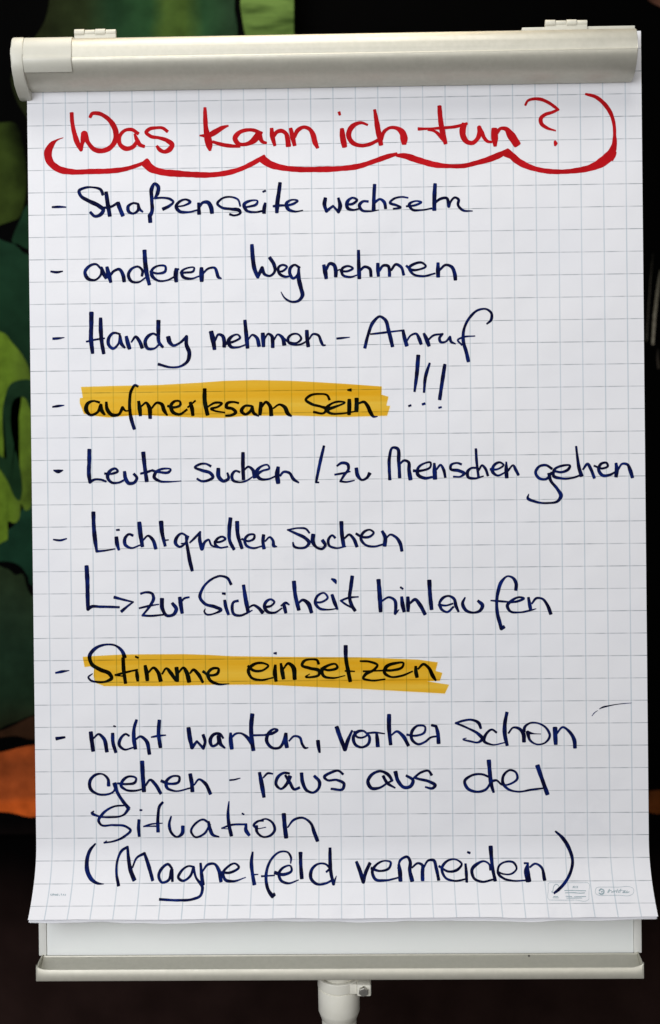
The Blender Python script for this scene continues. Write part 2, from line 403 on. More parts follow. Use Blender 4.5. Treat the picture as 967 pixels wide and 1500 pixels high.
# pen tray
TX0, TX1 = -0.3387, 0.3306
zt = HZ - 0.5455
bm = bmesh.new()
add_prism_x(bm, [(0.0045, zt - 0.0004), (0.0034, zt - 0.0006), (0.0028, zt - 0.0018), (-0.004, zt - 0.0055), (-0.021, zt - 0.0125), (-0.0228, zt - 0.0125),
                 (-0.0228, zt - 0.019), (0.0045, zt - 0.019)], TX0 + 0.0012, TX1 - 0.0012)
tray = obj('pen_tray', bm, MAT['metal'], stand, 30)
def lip_z(x):
    d = min(x - TX0, TX1 - x) / 0.015
    return zt - 0.0062 + (0.0055 * (1 - math.sqrt(max(0, 1 - (1 - min(1, d)) ** 2))) if d < 1 else 0)
bm = bmesh.new()
xs = [TX0 + 0.015 * (k / 14) ** 1.6 for k in range(15)] + [TX0 + 0.015 + (TX1 - TX0 - 0.03) * k / 30 for k in range(1, 31)]
xs += [TX1 - 0.015 * (k / 14) ** 1.6 for k in range(13, -1, -1)]
rows = []
for x in xs:
    z = lip_z(x)
    rows.append([bm.verts.new(p) for p in ((x, -0.0232, zt - 0.0192), (x, -0.0258, zt - 0.0188), (x, -0.0264, zt - 0.0175), (x, -0.0262, z - 0.0012), (x, -0.0256, z - 0.0002), (x, -0.0246, z), (x, -0.0236, z - 0.0004), (x, -0.0232, z - 0.0012))])
for a, b in zip(rows, rows[1:]):
    for i in range(8): bm.faces.new((a[i], b[i], b[(i + 1) % 8], a[(i + 1) % 8]))
bm.faces.new(rows[0]); bm.faces.new(list(reversed(rows[-1])))
bmesh.ops.recalc_face_normals(bm, faces=bm.faces[:])
obj('front_lip', bm, MAT['metal'], tray, 35)
for x0 in (TX0, TX1 - 0.001):
    bm = bmesh.new()
    add_prism_x(bm, [(0.005, zt + 0.0008), (0.005, zt - 0.0192), (-0.0228, zt - 0.0192), (-0.0228, zt - 0.004), (-0.015, zt - 0.001)], x0, x0 + 0.001)
    obj('tray_end', bm, MAT['metal'], tray, 30)

bm = bmesh.new()
add_prism_x(bm, [(-0.0268 + 0.0012 * math.cos(t) * 0.2, zt - 0.0045 + 0.0010 * math.sin(t)) for t in (2 * math.pi * k / 12 for k in range(12))], 0.2075, 0.2095)
bmesh.ops.translate(bm, verts=bm.verts[:], vec=(0, 0.0277, 0.0022))
obj('rivet', bm, MAT['dark'], tray, 60)

# post under the board; it stands plumb while the board leans back, so seen from the board it tilts
PX, PY = -0.0046, 0.004
PIV = Vector((PX, PY, HZ - 0.565))
TILT = Matrix.Translation(PIV) @ Matrix.Rotation(math.radians(10), 4, 'X') @ Matrix.Translation(-PIV)
def post_obj(name, bm, mat, parent, smooth):
    bmesh.ops.transform(bm, matrix=TILT, verts=bm.verts[:])
    return obj(name, bm, mat, parent, smooth)
bm = bmesh.new()
add_lathe(bm, PX, PY, [(0.0195, 0.02), (0.0195, HZ - 0.6215), (0.0200, HZ - 0.6208), (0.0226, HZ - 0.6130), (0.0233, HZ - 0.6110), (0.0234, HZ - 0.5835), (0.0231, HZ - 0.5828), (0.0221, HZ - 0.5826), (0.0221, HZ - 0.5810)], 64)
post = post_obj('post', bm, MAT['pole'], stand, 30)
bm = bmesh.new(); add_lathe(bm, PX, PY, [(0.0178, HZ - 0.583), (0.0178, HZ - 0.5620), (0.0170, HZ - 0.5612)], 48)
post_obj('inner_tube', bm, MAT['pole'], post, 30)
bm = bmesh.new()
n = 64
ring = [(0.0200, HZ - 0.5812), (0.0230, HZ - 0.5812), (0.0238, HZ - 0.5804), (0.0238, HZ - 0.5700), (0.0231, HZ - 0.5692), (0.0206, HZ - 0.5690), (0.0192, HZ - 0.5704)]
rr = [[bm.verts.new((PX + r * math.cos(2 * math.pi * k / n), PY + r * math.sin(2 * math.pi * k / n), z)) for k in range(n)] for r, z in ring]
for i in range(len(rr)):
    p, q = rr[i], rr[(i + 1) % len(rr)]
    for k in range(n): bm.faces.new((p[k], p[(k + 1) % n], q[(k + 1) % n], q[k]))
bmesh.ops.recalc_face_normals(bm, faces=bm.faces[:])
clamp = post_obj('clamp_collar', bm, MAT['pole'], post, 30)
bm = bmesh.new()
add_box(bm, (PX + 0.0205, -0.0195, HZ - 0.5828), (PX + 0.0362, 0.012, HZ - 0.5690), 0.0022, 3)
ear = post_obj('clamp_ear', bm, MAT['pole'], clamp, 30)
bm = bmesh.new()
add_box(bm, (PX + 0.0100, -0.0160, HZ - 0.5815), (PX + 0.0204, 0.010, HZ - 0.5700), 0.0008, 2)
post_obj('clamp_strap', bm, MAT['pole'], clamp, 30)
bm = bmesh.new()
bx, bz = PX + 0.0278, HZ - 0.5752
hexp = [(bx + 0.0056 * math.cos(math.pi / 3 * k + 0.4), bz + 0.0056 * math.sin(math.pi / 3 * k + 0.4)) for k in range(6)]
f = bm.faces.new([bm.verts.new((x, -0.0238, z)) for x, z in hexp])
g = [bm.verts.new((x, -0.0194, z)) for x, z in hexp]
v = list(f.verts)
for k in range(6): bm.faces.new((v[k], v[(k + 1) % 6], g[(k + 1) % 6], g[k]))
bmesh.ops.recalc_face_normals(bm, faces=bm.faces[:])
bmesh.ops.bevel(bm, geom=list(f.edges), offset=0.0009, segments=2, affect='EDGES')
post_obj('hex_bolt', bm, MAT['steel'], clamp, 30)

# ----------------------------------------------------------------- paper
W0, LENC, PEND = -41.8, 9.0, 5.0
def curl(w, k=1.0):
    """metres towards the viewer (negative y) for a height w in cm"""
    t = max(0.0, (W0 - w) / LENC)
    return -PEND * k * t * t / 100
def sheet_mesh(u0, u1, wtop, wbot, off, k=1.0, ragged=0.0, thick=0.0):
    bm = bmesh.new()
    uvl = bm.loops.layers.uv.new('grid')
    ws = [wtop, 46, 44, 40, 20, 0, -20, -38, -41] + [-41.8 - (wbot * -1 - 41.8) * i / 64 for i in range(65)]
    us = [u0 + (u1 - u0) * i / 60 for i in range(61)]
    arc, acc = [], 0.0
    for i, w in enumerate(ws):
        if i: acc += math.hypot(ws[i - 1] - w, 100 * (curl(w, k) - curl(ws[i - 1], k)))
        arc.append(wtop - acc)
    rng = random.Random(int(wbot * 7))
    jag = [rng.uniform(-1, 1) * ragged for _ in us]
    jag = [0.25 * jag[max(0, i - 1)] + 0.5 * jag[i] + 0.25 * jag[min(60, i + 1)] + 0.5 * ragged * math.sin(i * 0.35) for i in range(61)]
    grid = []
    for i, w in enumerate(ws):
        row = []
        for j, u in enumerate(us):
            f = max(0, (i - 9) / 64)
            flare = 0.18 * f * f * (u / u1 if u > 0 else -u / u0)
            wv = w + jag[j] * f ** 4
            row.append((bm.verts.new(((u + flare) / 100, curl(w, k) + off, HZ + wv / 100)), (u, arc[i] + jag[j] * f ** 4)))
        grid.append(row)
    for a, b in zip(grid, grid[1:]):
        for j in range(60):
            q = (a[j], b[j], b[j + 1], a[j + 1])
            fc = bm.faces.new([v for v, _ in q])
            for lp, (_, (u, ar)) in zip(fc.loops, q):
                lp[uvl].uv = ((u + 32.5) / 2.5, (41.25 - ar) / 2.5)
    return bm

pad = empty('flip_chart_pad', (0, 0, HZ + 0.48), 'white squared flip chart paper covered in red and navy handwriting, clamped to the grey easel', 'paper pad')
top = obj('top_sheet', sheet_mesh(-34.3, 34.3, 48.2, -49.35, 0.0, 1.0, 0.08), MAT['paper'], pad, 180)
under = obj('under_sheet', sheet_mesh(-34.25, 34.2, 48.1, -49.72, 0.0016, 0.93, 0.12), MAT['blank'], pad, 180)
under2 = obj('under_sheet', sheet_mesh(-34.2, 34.15, 48.0, -49.85, 0.0030, 0.86, 0.1), MAT['blank'], pad, 180)

INK = [
    ('handwritten_word', 'red', 'red handwritten word Was', """-2930,4013,41 -2924,3905,44 -2900,3778,51 -2868,3675,54 -2830,3600,38! -2814,3674,41 -2797,3737,69 -2790,3773,76! -2745,3673,47 -2675,3598,51 -2596,3584,51 -2513,3611,54 -2449,3684,57 -2435,3787,57 -2472,3882,57 -2547,3962,47 -2638,4005,41 -2702,3999,38 -2724,3960,32
-2184,3770,35 -2260,3817,38 -2336,3807,38 -2394,3739,41 -2392,3656,44 -2326,3605,51 -2246,3623,47 -2201,3680,41
-2226,3767,22 -2201,3704,44 -2164,3643,44 -2119,3625,38
-1856,3788,35 -1908,3827,35 -1990,3831,35 -2062,3817,41 -2095,3787,38 -2048,3739,38 -1953,3719,38 -1859,3686,47 -1806,3638,51 -1835,3588,54 -1898,3563,44 -1949,3589,44 -1977,3628,32"""),
    ('handwritten_word', 'red', 'red handwritten word kann', """-1433,4046,35 -1431,3944,44 -1425,3817,54 -1407,3715,76 -1390,3628,69 -1382,3569,28
-1174,3842,22 -1238,3821,44 -1318,3776,57 -1397,3738,54 -1495,3737,19
-1350,3665,35 -1256,3635,41 -1130,3614,38 -1047,3610,32
-804,3747,44 -891,3787,38 -970,3790,41 -1062,3756,47 -1100,3702,54 -1066,3641,47 -987,3631,41 -900,3667,63 -841,3729,73
-831,3753,57 -816,3697,54 -793,3656,41 -750,3643,28
-690,3802,38 -681,3711,54 -656,3613,35
-666,3718,35 -630,3764,41 -577,3775,44 -530,3743,47 -511,3677,57 -504,3606,54
-477,3799,38 -457,3707,51 -435,3612,44
-438,3707,41 -393,3782,44 -327,3812,41 -264,3787,44 -225,3719,54 -206,3640,54 -178,3580,38"""),
    ('handwritten_word', 'red', 'red handwritten word ich', """96,3785,47 103,3698,60 123,3588,57
66,3973,35 75,3941,28
381,3826,28 315,3850,32 244,3833,44 185,3775,57 170,3713,57 210,3633,51 297,3597,38 407,3611,41 494,3652,38
463,3991,35 481,3881,47 503,3739,60 530,3602,47
531,3660,41 569,3750,38 630,3789,35 708,3783,44 771,3731,66 787,3663,76 787,3608,54"""),
    ('handwritten_word', 'red', 'red handwritten word tun?', """1186,4020,44 1193,3900,54 1212,3759,57 1249,3604,44
948,3771,38 1070,3772,25 1212,3778,32 1369,3791,35 1492,3823,28
1054,3758,22 1125,3744,28 1195,3684,41 1242,3620,32
1460,3817,63 1441,3755,66 1448,3676,60 1493,3616,51 1548,3606,47 1600,3646,47 1629,3720,51 1626,3775,44! 1654,3720,44 1682,3657,38 1721,3618,32 1763,3613,28
1793,3757,60 1795,3671,73 1800,3569,41
1820,3714,41 1863,3761,38 1918,3757,47 1972,3691,79 2045,3579,82
2139,4014,25 2167,4063,28 2230,4083,32 2317,4076,35 2402,4037,35 2465,3992,35 2505,3960,25! 2433,3930,35 2354,3905,38 2310,3863,41 2315,3811,41 2371,3763,35 2474,3727,16
2464,3613,22 2473,3584,41 2463,3559,19"""),
    ('flourish_underline', 'red', 'thick red scalloped underline ending in a tall bracket', """-3027,3739,6 -3102,3711,22 -3163,3656,63 -3201,3578,79 -3185,3480,79 -3094,3394,73 -2932,3355,60 -2726,3355,54 -2503,3358,57 -2344,3375,47 -2185,3420,41 -2090,3459,25
-2113,3450,95 -2051,3383,82 -1940,3340,73 -1766,3318,69 -1576,3303,63 -1386,3296,57 -1228,3310,57 -1069,3347,51 -911,3415,51 -771,3495,41
-796,3461,85 -710,3404,73 -600,3369,66 -427,3344,57 -190,3338,60 62,3343,57 283,3368,57 468,3425,51 626,3477,51 705,3496,38
705,3481,38 784,3475,57 940,3425,69 1128,3370,60 1286,3352,47 1454,3353,47 1584,3382,54 1726,3420,60 1852,3469,66 1931,3508,47
1923,3493,95 1989,3451,79 2035,3408,73 2144,3343,63 2301,3292,54 2504,3270,51 2692,3280,54 2849,3308,73 2975,3363,95 3073,3446,98 3121,3555,60 3127,3665,35 3123,3775,38 3090,3901,41 3013,4019,44 2920,4095,41 2810,4128,25
3088,3399,47 3124,3445,32 3144,3479,9"""),
    ('handwritten_dash', 'navy', '', """-3162,2963,22 -3090,2965,25 -3006,2961,13"""),
    ('handwritten_word', 'navy', 'navy handwritten word Strassenseite', """-2588,3092,32 -2612,3148,32 -2699,3177,19 -2794,3173,25 -2858,3139,32 -2843,3091,35 -2748,3026,38 -2638,2970,41 -2587,2921,41 -2616,2874,38 -2683,2853,28 -2734,2900,28
-2553,3121,38 -2539,3007,41 -2515,2855,41
-2590,2945,28 -2495,2959,25 -2423,3001,25
-2423,3001,41 -2403,2942,44 -2369,2856,41
-2193,2983,25 -2248,2994,22 -2309,2953,35 -2302,2901,35 -2250,2878,22 -2197,2915,28 -2193,2974,28! -2184,2931,35 -2143,2894,19
-2061,2779,41 -2066,2850,41! -2050,2874,38 -2042,3031,38 -2039,3158,38 -2007,3208,28 -1969,3176,38 -1973,3109,41 -2008,3044,22! -1923,3049,22 -1828,3028,28 -1800,3003,25 -1845,2957,28 -1918,2922,35
-1755,2948,19 -1675,2960,19 -1611,3000,28 -1651,3024,22 -1730,3003,28 -1770,2948,35 -1736,2897,35 -1645,2883,22 -1518,2908,19
-1517,2984,28 -1512,2862,38
-1508,2941,25 -1469,2988,28 -1414,2990,38 -1378,2935,47 -1368,2870,41
-1050,2941,19 -1073,3013,22 -1152,3046,19 -1260,3026,22 -1306,2973,28 -1264,2933,28 -1154,2911,28 -1059,2890,35 -1050,2871,28 -1123,2839,22 -1170,2854,25
-1017,2929,22 -948,2936,22 -865,2966,28 -855,2994,19 -931,3002,22 -1008,2957,35 -983,2895,32 -885,2872,22 -798,2886,19
-770,2973,25 -782,2918,41 -786,2861,38
-796,3097,19 -766,3110,22
-602,3195,35 -617,3088,41 -634,2978,44 -642,2865,35
-682,2935,25 -600,2943,25 -536,2942,19
-537,2937,22 -441,2966,25 -406,2991,22 -469,3004,19 -533,2964,35 -518,2904,35 -443,2873,22 -351,2883,13"""),
    ('handwritten_word', 'navy', 'navy handwritten word wechseln', """-97,3017,35 -109,2947,41 -87,2872,32! -13,2928,22! 47,2862,32! 66,2920,41 48,3015,28
143,2941,23 210,2950,27 256,2992,27 210,3016,23 146,2970,34 149,2903,34 213,2880,23 275,2892,19
380,2972,27 323,2974,27 281,2930,34 307,2878,27 398,2862,19 496,2875,11
454,3159,34 445,3031,38 440,2880,38
452,2959,27 513,2996,27 558,2963,34 574,2891,30
825,3006,19 759,3017,19 654,2990,23 622,2957,27 701,2923,27 742,2902,23 659,2886,19
805,2912,19 909,2924,23 973,2955,23 909,2969,19 837,2931,30 863,2881,27 984,2868,19 1088,2885,19
1128,3156,34 1119,3021,42 1116,2866,42
1120,2941,23 1183,2988,27 1255,2996,30 1277,2905,34! 1302,2961,23 1347,3002,23 1387,2979,27 1380,2922,27 1429,2861,27 1542,2848,11"""),
    ('handwritten_dash', 'navy', '', """-3187,2243,19 -3123,2233,28 -3052,2243,13"""),
    ('handwritten_word', 'navy', 'navy handwritten word anderen', """-2622,2267,25 -2677,2317,22 -2757,2293,32 -2802,2230,35 -2771,2158,35 -2687,2141,22 -2625,2196,25 -2614,2275,28! -2593,2211,41 -2565,2156,32
-2554,2282,32 -2537,2203,47 -2513,2114,35
-2520,2187,25 -2475,2238,28 -2416,2256,32 -2377,2200,38 -2362,2118,35
-2163,2177,25 -2154,2232,28 -2201,2282,22 -2273,2262,28 -2314,2191,35 -2280,2120,28 -2204,2108,19 -2124,2157,19
-2130,2462,44 -2123,2323,44 -2107,2196,44 -2080,2081,38
-2071,2227,25 -1985,2203,22 -1898,2230,28 -1897,2279,25 -1976,2289,22 -2048,2243,28 -2052,2188,35 -1986,2125,25 -1875,2127,19 -1799,2164,19
-1774,2252,41 -1783,2176,44 -1777,2110,35
-1798,2216,22 -1747,2251,19
-1732,2207,22 -1668,2209,22 -1581,2228,22 -1573,2258,19 -1652,2259,19 -1716,2219,28 -1704,2167,32 -1614,2139,22 -1518,2167,16
-1493,2259,35 -1493,2188,47 -1492,2110,38
-1478,2195,22 -1414,2251,22 -1343,2255,28 -1320,2201,35 -1305,2153,32 -1270,2136,13"""),
    ('handwritten_word', 'navy', 'navy handwritten word Weg', """-925,2508,38 -917,2369,41 -895,2226,44 -863,2150,35! -813,2249,35! -787,2178,32 -727,2158,25 -673,2207,28 -678,2279,35 -728,2363,35
-640,2199,22 -576,2214,22 -536,2258,22 -583,2279,22 -631,2251,28 -621,2183,32 -553,2146,25 -487,2157,16
-394,2243,28 -449,2277,25 -497,2244,32 -502,2173,32 -467,2127,28 -419,2164,25 -404,2232,28! -405,2125,41 -381,2014,41 -366,1935,41 -411,1876,28 -490,1866,22 -564,1909,19 -606,1978,9"""),
    ('handwritten_word', 'navy', 'navy handwritten word nehmen', """-123,2269,34 -107,2184,45 -98,2121,38
-97,2221,27 -53,2287,30 -13,2273,38 9,2210,42 8,2140,38
8,2201,15 60,2219,15
60,2200,23 145,2199,23 202,2230,23 155,2255,23 81,2226,30 84,2162,27 172,2132,23 248,2154,15
266,2428,30 267,2273,38 272,2116,38
277,2197,23 334,2245,27 387,2224,30 403,2138,34
480,2279,34 481,2194,38 485,2139,34
495,2194,23 543,2256,27 595,2249,30 608,2192,34 609,2137,34
627,2201,23 684,2267,27 737,2238,30 768,2147,30
798,2250,23 844,2208,27 939,2206,23 1015,2243,23 977,2279,23 887,2269,27 829,2227,30 867,2160,27 976,2130,23 1118,2160,19
1151,2275,34 1150,2194,42 1151,2122,38
1165,2194,23 1241,2253,27 1302,2230,34 1335,2154,38 1343,2085,34"""),
    ('handwritten_dash', 'navy', '', """-3172,1489,25 -3116,1492,25 -3043,1500,9"""),
    ('handwritten_word', 'navy', 'navy handwritten word Handy', """-2735,1776,44 -2738,1637,44 -2743,1479,44 -2727,1321,35
-2632,1712,35 -2632,1588,41 -2621,1430,41 -2602,1316,35
-2796,1451,19 -2703,1471,22 -2589,1486,16
-2417,1525,25 -2433,1535,22 -2488,1544,25 -2541,1492,35 -2545,1413,35 -2498,1370,28 -2437,1420,22 -2417,1506,28! -2399,1419,35 -2363,1376,22
-2346,1502,32 -2331,1434,41 -2311,1366,38
-2291,1438,16 -2239,1498,28 -2199,1448,38 -2168,1373,38
-2004,1513,25 -2036,1530,25 -2092,1510,32 -2135,1439,35 -2106,1365,32 -2038,1362,22 -1971,1416,22
-1983,1674,41 -1985,1548,41 -1977,1429,35 -1936,1377,25
-1875,1491,44 -1857,1428,41 -1818,1395,28 -1754,1418,25 -1669,1493,32! -1673,1409,41 -1640,1306,41 -1660,1220,32 -1741,1161,25 -1844,1151,22 -1990,1188,28"""),
    ('handwritten_word', 'navy', 'navy handwritten word nehmen', """-1393,1543,44 -1373,1453,51 -1357,1347,38
-1350,1441,19 -1309,1512,25 -1270,1499,32 -1247,1427,41 -1249,1372,38
-1231,1411,35 -1128,1435,22 -1068,1477,25 -1093,1506,19 -1159,1489,28 -1200,1435,38 -1173,1373,32 -1097,1365,22 -1002,1396,16
-1013,1664,35 -1002,1535,41 -987,1358,38
-978,1452,19 -930,1502,22 -887,1475,32 -857,1375,38
-814,1516,41 -810,1437,44 -808,1371,35
-796,1453,16 -751,1511,22 -716,1488,32 -705,1420,38 -705,1360,38
-693,1436,16 -645,1503,22 -598,1471,35 -575,1387,41
-574,1453,22 -527,1418,22 -420,1413,22 -385,1454,25 -416,1500,19 -487,1502,22 -532,1457,28 -524,1410,28 -464,1385,22 -370,1397,19 -335,1418,16
-321,1541,38 -318,1447,41 -307,1364,38
-298,1443,16 -250,1502,22 -195,1489,25 -161,1413,32 -139,1375,25 -114,1376,16"""),
    ('handwritten_dash', 'navy', '', """13,1448,22 81,1454,22 158,1461,9"""),
    ('handwritten_word', 'navy', 'navy handwritten word Anruf', """325,1340,32 363,1485,32 428,1634,32 496,1688,25 551,1655,35 592,1529,38 634,1352,38
390,1492,19 529,1506,22 655,1520,19 765,1530,19
753,1527,35 768,1448,38 793,1359,38
788,1403,19 844,1475,22 899,1490,25 930,1438,35 953,1374,32
985,1492,25 1013,1429,41 1041,1353,35
1032,1417,19 1087,1466,22 1193,1483,22! 1158,1435,28 1170,1395,28 1220,1394,22 1276,1449,25! 1287,1397,28 1337,1371,13
1686,1588,16 1734,1631,28 1739,1708,28 1688,1752,22 1602,1748,22 1494,1658,28 1429,1518,28 1425,1392,35 1455,1281,38 1478,1174,35
1409,1357,22 1362,1415,19 1413,1442,19 1554,1456,13"""),
    ('exclamation_marks', 'navy', '', """920,1247,38 903,1055,41 874,845,22
1047,1160,22 1001,1022,35 979,835,22
1215,1142,35 1182,941,38 1153,754,35
807,684,22 833,693,22
959,701,25 989,710,25
1142,661,22 1172,668,19"""),
    ('handwritten_dash', 'navy', '', """-3185,724,19 -3118,734,25 -3054,741,9"""),
    ('handwritten_word', 'navy', 'navy handwritten word aufmerksam', """-2656,768,25 -2728,785,22 -2792,754,35 -2808,691,41 -2761,629,28 -2681,658,28 -2641,736,35! -2634,681,41 -2599,630,22
-2580,770,28 -2570,688,38 -2515,626,35 -2443,631,28 -2398,706,32! -2364,671,19 -2300,680,16
-2221,941,22 -2249,956,25 -2296,898,28 -2316,788,32 -2313,645,32 -2294,550,38 -2268,466,35
-2216,774,28 -2205,691,41 -2198,615,35
-2185,720,19 -2132,758,25 -2101,714,38 -2088,585,38
-2078,687,19 -2005,757,25 -1958,740,32 -1932,672,41 -1896,615,19
-1890,719,28 -1815,702,25 -1747,733,25 -1751,766,22 -1807,772,25 -1855,719,38 -1829,647,35 -1761,623,25 -1673,677,22
-1636,755,32 -1617,684,41 -1609,611,35
-1665,700,19 -1578,775,19
-1472,903,41 -1474,777,41 -1444,615,41
-1451,698,19 -1347,750,25 -1281,740,22 -1324,704,22 -1404,678,25 -1372,662,22 -1250,637,16
-1094,741,25 -1149,754,22 -1226,734,32 -1234,703,32 -1158,675,32 -1127,640,35 -1175,607,28 -1241,602,22
-949,707,22 -1023,708,28 -1063,653,38 -1024,615,28 -961,652,28 -941,699,28! -926,628,35 -871,593,16
-844,745,35 -850,674,41 -857,607,32
-841,687,19 -785,749,28 -746,710,38 -729,600,41
-707,677,19 -636,719,22 -581,692,35 -542,615,41 -504,588,19"""),
    ('handwritten_word', 'navy', 'navy handwritten word sein', """-76,766,28 -100,815,22 -186,832,19 -302,810,28 -342,771,28 -282,723,28 -172,690,25 -109,662,38 -138,620,25 -256,631,25
-125,653,41 -14,686,25 94,735,19 34,744,22 -61,718,22 -115,657,38 -75,618,28 32,608,19 203,631,16
145,765,38 144,678,41 140,599,35
127,872,19 165,872,32
227,775,44 226,708,44 222,633,41
247,721,19 310,736,28 349,691,35 380,620,41 418,570,25 458,573,9"""),
    ('handwritten_dash', 'navy', '', """-3182,13,16 -3135,0,38 -3077,12,13"""),
    ('handwritten_word', 'navy', 'navy handwritten word Leute', """-2777,240,38 -2780,107,41 -2785,-36,41 -2774,-124,32! -2730,-99,25 -2643,-100,22 -2592,-120,22
-2607,-30,25 -2515,-31,25 -2459,-3,25 -2483,23,22 -2546,0,32 -2576,-70,38 -2532,-130,28 -2453,-134,22 -2370,-93,19
-2384,-12,32 -2373,-88,38 -2334,-144,35 -2278,-136,32 -2246,-81,32 -2280,-38,28
-2171,201,41 -2157,52,41 -2135,-122,38
-2204,-36,22 -2134,-19,28 -2062,4,19
-2078,-1,25 -1991,-21,25 -1880,-17,25 -1864,5,19 -1943,17,22 -2031,-22,32 -2052,-76,35 -1992,-121,25 -1889,-130,19 -1748,-123,9"""),
    ('handwritten_word', 'navy', 'navy handwritten word suchen', """-1414,39,28 -1469,66,22 -1548,58,25 -1593,30,22 -1517,-6,32 -1415,-43,35 -1391,-80,32 -1455,-122,25 -1526,-126,25 -1570,-99,22
-1330,11,41 -1325,-84,41 -1273,-130,32 -1217,-101,32 -1229,-38,22
-1090,-31,22 -1137,-17,22 -1177,-62,32 -1170,-117,32 -1091,-145,19 -1012,-127,19 -948,-85,13
-1051,185,35 -1054,39,38 -1049,-112,38
-1042,-11,19 -994,28,22 -947,-4,32 -924,-96,38
-919,-70,41 -836,-20,22 -757,12,22 -772,42,19 -852,28,25 -905,-41,38 -869,-105,32 -774,-114,22 -687,-80,19
-659,19,38 -671,-60,47 -661,-159,41
-639,-79,22 -599,-35,25 -536,-46,28 -489,-117,35 -430,-157,19"""),
    ('handwritten_slash', 'navy', '', """-144,250,28 -187,77,32 -228,-112,28 -237,-155,22! -205,-157,19"""),
    ('handwritten_word', 'navy', 'navy handwritten word zu', """-2,24,22 50,57,28 121,40,32 128,-6,28 80,-76,28 35,-147,22! 95,-155,22 193,-139,13
-27,-72,22 49,-60,22 147,-39,13
215,-4,35 230,-86,38 277,-135,25 332,-111,28 364,-61,38"""),
    ('handwritten_word', 'navy', 'navy handwritten word Menschen', """588,-134,35 583,-11,32 587,115,32 628,223,28 667,217,32 689,66,35 698,-113,35
697,32,19 752,78,25 795,62,32 803,-29,38 818,-135,41
853,-39,32 935,-39,25 1046,12,22 1046,48,22 968,40,22 904,-10,28 899,-78,35 982,-123,32 1060,-111,25
1086,41,28 1089,-49,44 1092,-131,41
1109,-28,19 1156,23,25 1187,-26,32 1207,-116,25
1388,27,25 1345,42,22 1270,16,28 1266,-19,28 1360,-44,32 1418,-76,32 1383,-107,22 1297,-109,19
1546,-14,22 1502,-15,22 1454,-61,32 1462,-116,32 1532,-132,25 1633,-107,13
1551,198,25 1558,56,28 1577,-117,28
1580,-42,19 1620,13,25 1651,-19,28 1682,-103,25
1709,-32,28 1785,-33,22 1856,18,22 1817,44,22 1754,15,28 1733,-56,35 1784,-102,25 1882,-64,16
1888,48,19 1887,-42,38 1891,-127,35
1903,-53,22 1966,9,22 1989,-35,32 2022,-100,25"""),
    ('handwritten_word', 'navy', 'navy handwritten word gehen', """2396,-35,25 2330,6,25 2252,-8,28 2213,-77,32 2250,-137,28 2329,-148,25 2392,-76,28
2361,-87,35 2376,-158,32 2453,-261,32 2492,-337,38 2460,-392,28 2342,-416,22 2201,-397,25 2122,-356,28 2135,-312,9
2416,-59,28 2502,-73,25 2581,-37,28 2597,-6,22 2503,-3,25 2419,-48,28 2411,-111,32 2501,-143,25 2627,-137,22 2724,-104,19
2666,212,22 2679,90,28 2698,-36,35 2723,-118,41
2738,-47,19 2793,15,28 2824,-37,32 2865,-143,32
2863,-6,22 2957,-37,22 3017,-8,22 3005,22,22 2942,15,28 2913,-46,35 2956,-114,32 3035,-110,25 3101,-76,19
3107,18,32 3114,-56,41 3105,-130,35
3129,-52,19 3177,12,22 3232,4,28 3262,-58,41 3287,-141,35"""),
    ('handwritten_dash', 'navy', '', """-3195,-764,16 -3120,-774,25 -3044,-755,13"""),
    ('handwritten_word', 'navy', 'navy handwritten word Lichtquellen', """-2740,-463,41 -2737,-628,41 -2723,-786,41 -2707,-902,28! -2621,-895,19 -2501,-876,13
-2485,-746,38 -2477,-821,41 -2457,-889,28
-2483,-665,19 -2450,-663,22
-2298,-729,28 -2340,-713,25 -2387,-758,35 -2386,-830,35 -2326,-868,22 -2220,-838,16
-2225,-583,44 -2213,-713,44 -2193,-852,38
-2190,-787,19 -2126,-733,22 -2079,-773,35 -2042,-879,38
-1980,-576,44 -1970,-699,41 -1937,-849,32
-1949,-787,22 -1897,-782,13
-1692,-742,25 -1750,-711,22 -1806,-757,32 -1820,-820,35 -1776,-861,25 -1712,-821,25 -1676,-742,22
-1759,-825,13 -1699,-819,13
-1703,-734,22 -1693,-829,32 -1678,-924,35 -1659,-1035,38 -1636,-1130,35
-1661,-817,19 -1600,-759,25 -1542,-698,22! -1549,-775,35 -1525,-885,38! -1481,-800,25 -1450,-784,22 -1419,-845,22 -1348,-875,16
-1387,-812,25 -1315,-809,22 -1259,-773,22 -1291,-753,22 -1354,-779,28 -1376,-832,32 -1332,-872,22 -1233,-865,16
-1200,-546,38 -1215,-676,41 -1211,-802,35 -1164,-896,32
-1126,-587,41 -1121,-724,41 -1075,-886,32
-1077,-780,25 -998,-805,22 -938,-774,25 -934,-737,22 -998,-735,25 -1043,-792,32 -1027,-852,28 -952,-884,22 -853,-863,16
-831,-738,35 -839,-814,35 -828,-890,38
-816,-810,19 -760,-763,22 -726,-803,28 -717,-863,32 -683,-870,13"""),
    ('handwritten_word', 'navy', 'navy handwritten word suchen', """-317,-722,19 -353,-677,22 -440,-665,19 -560,-684,19! -456,-731,28 -362,-780,35 -323,-828,38 -355,-875,28 -427,-890,22 -494,-865,25 -503,-823,16
-275,-740,41 -280,-820,41 -237,-884,28 -174,-899,28 -142,-861,32 -173,-804,35
-30,-779,25 -62,-750,22 -106,-798,28 -99,-862,28 -32,-892,22 89,-876,13
41,-601,41 46,-737,41 65,-874,35
72,-788,19 128,-744,25 175,-789,35 212,-879,35
204,-734,25 270,-771,28 365,-765,25 401,-726,22 365,-694,19 289,-719,28 257,-786,32 304,-858,25 411,-880,22 501,-857,19
496,-710,32 528,-773,38 521,-874,38
538,-792,19 586,-749,22 648,-778,28 695,-846,35 714,-933,32"""),
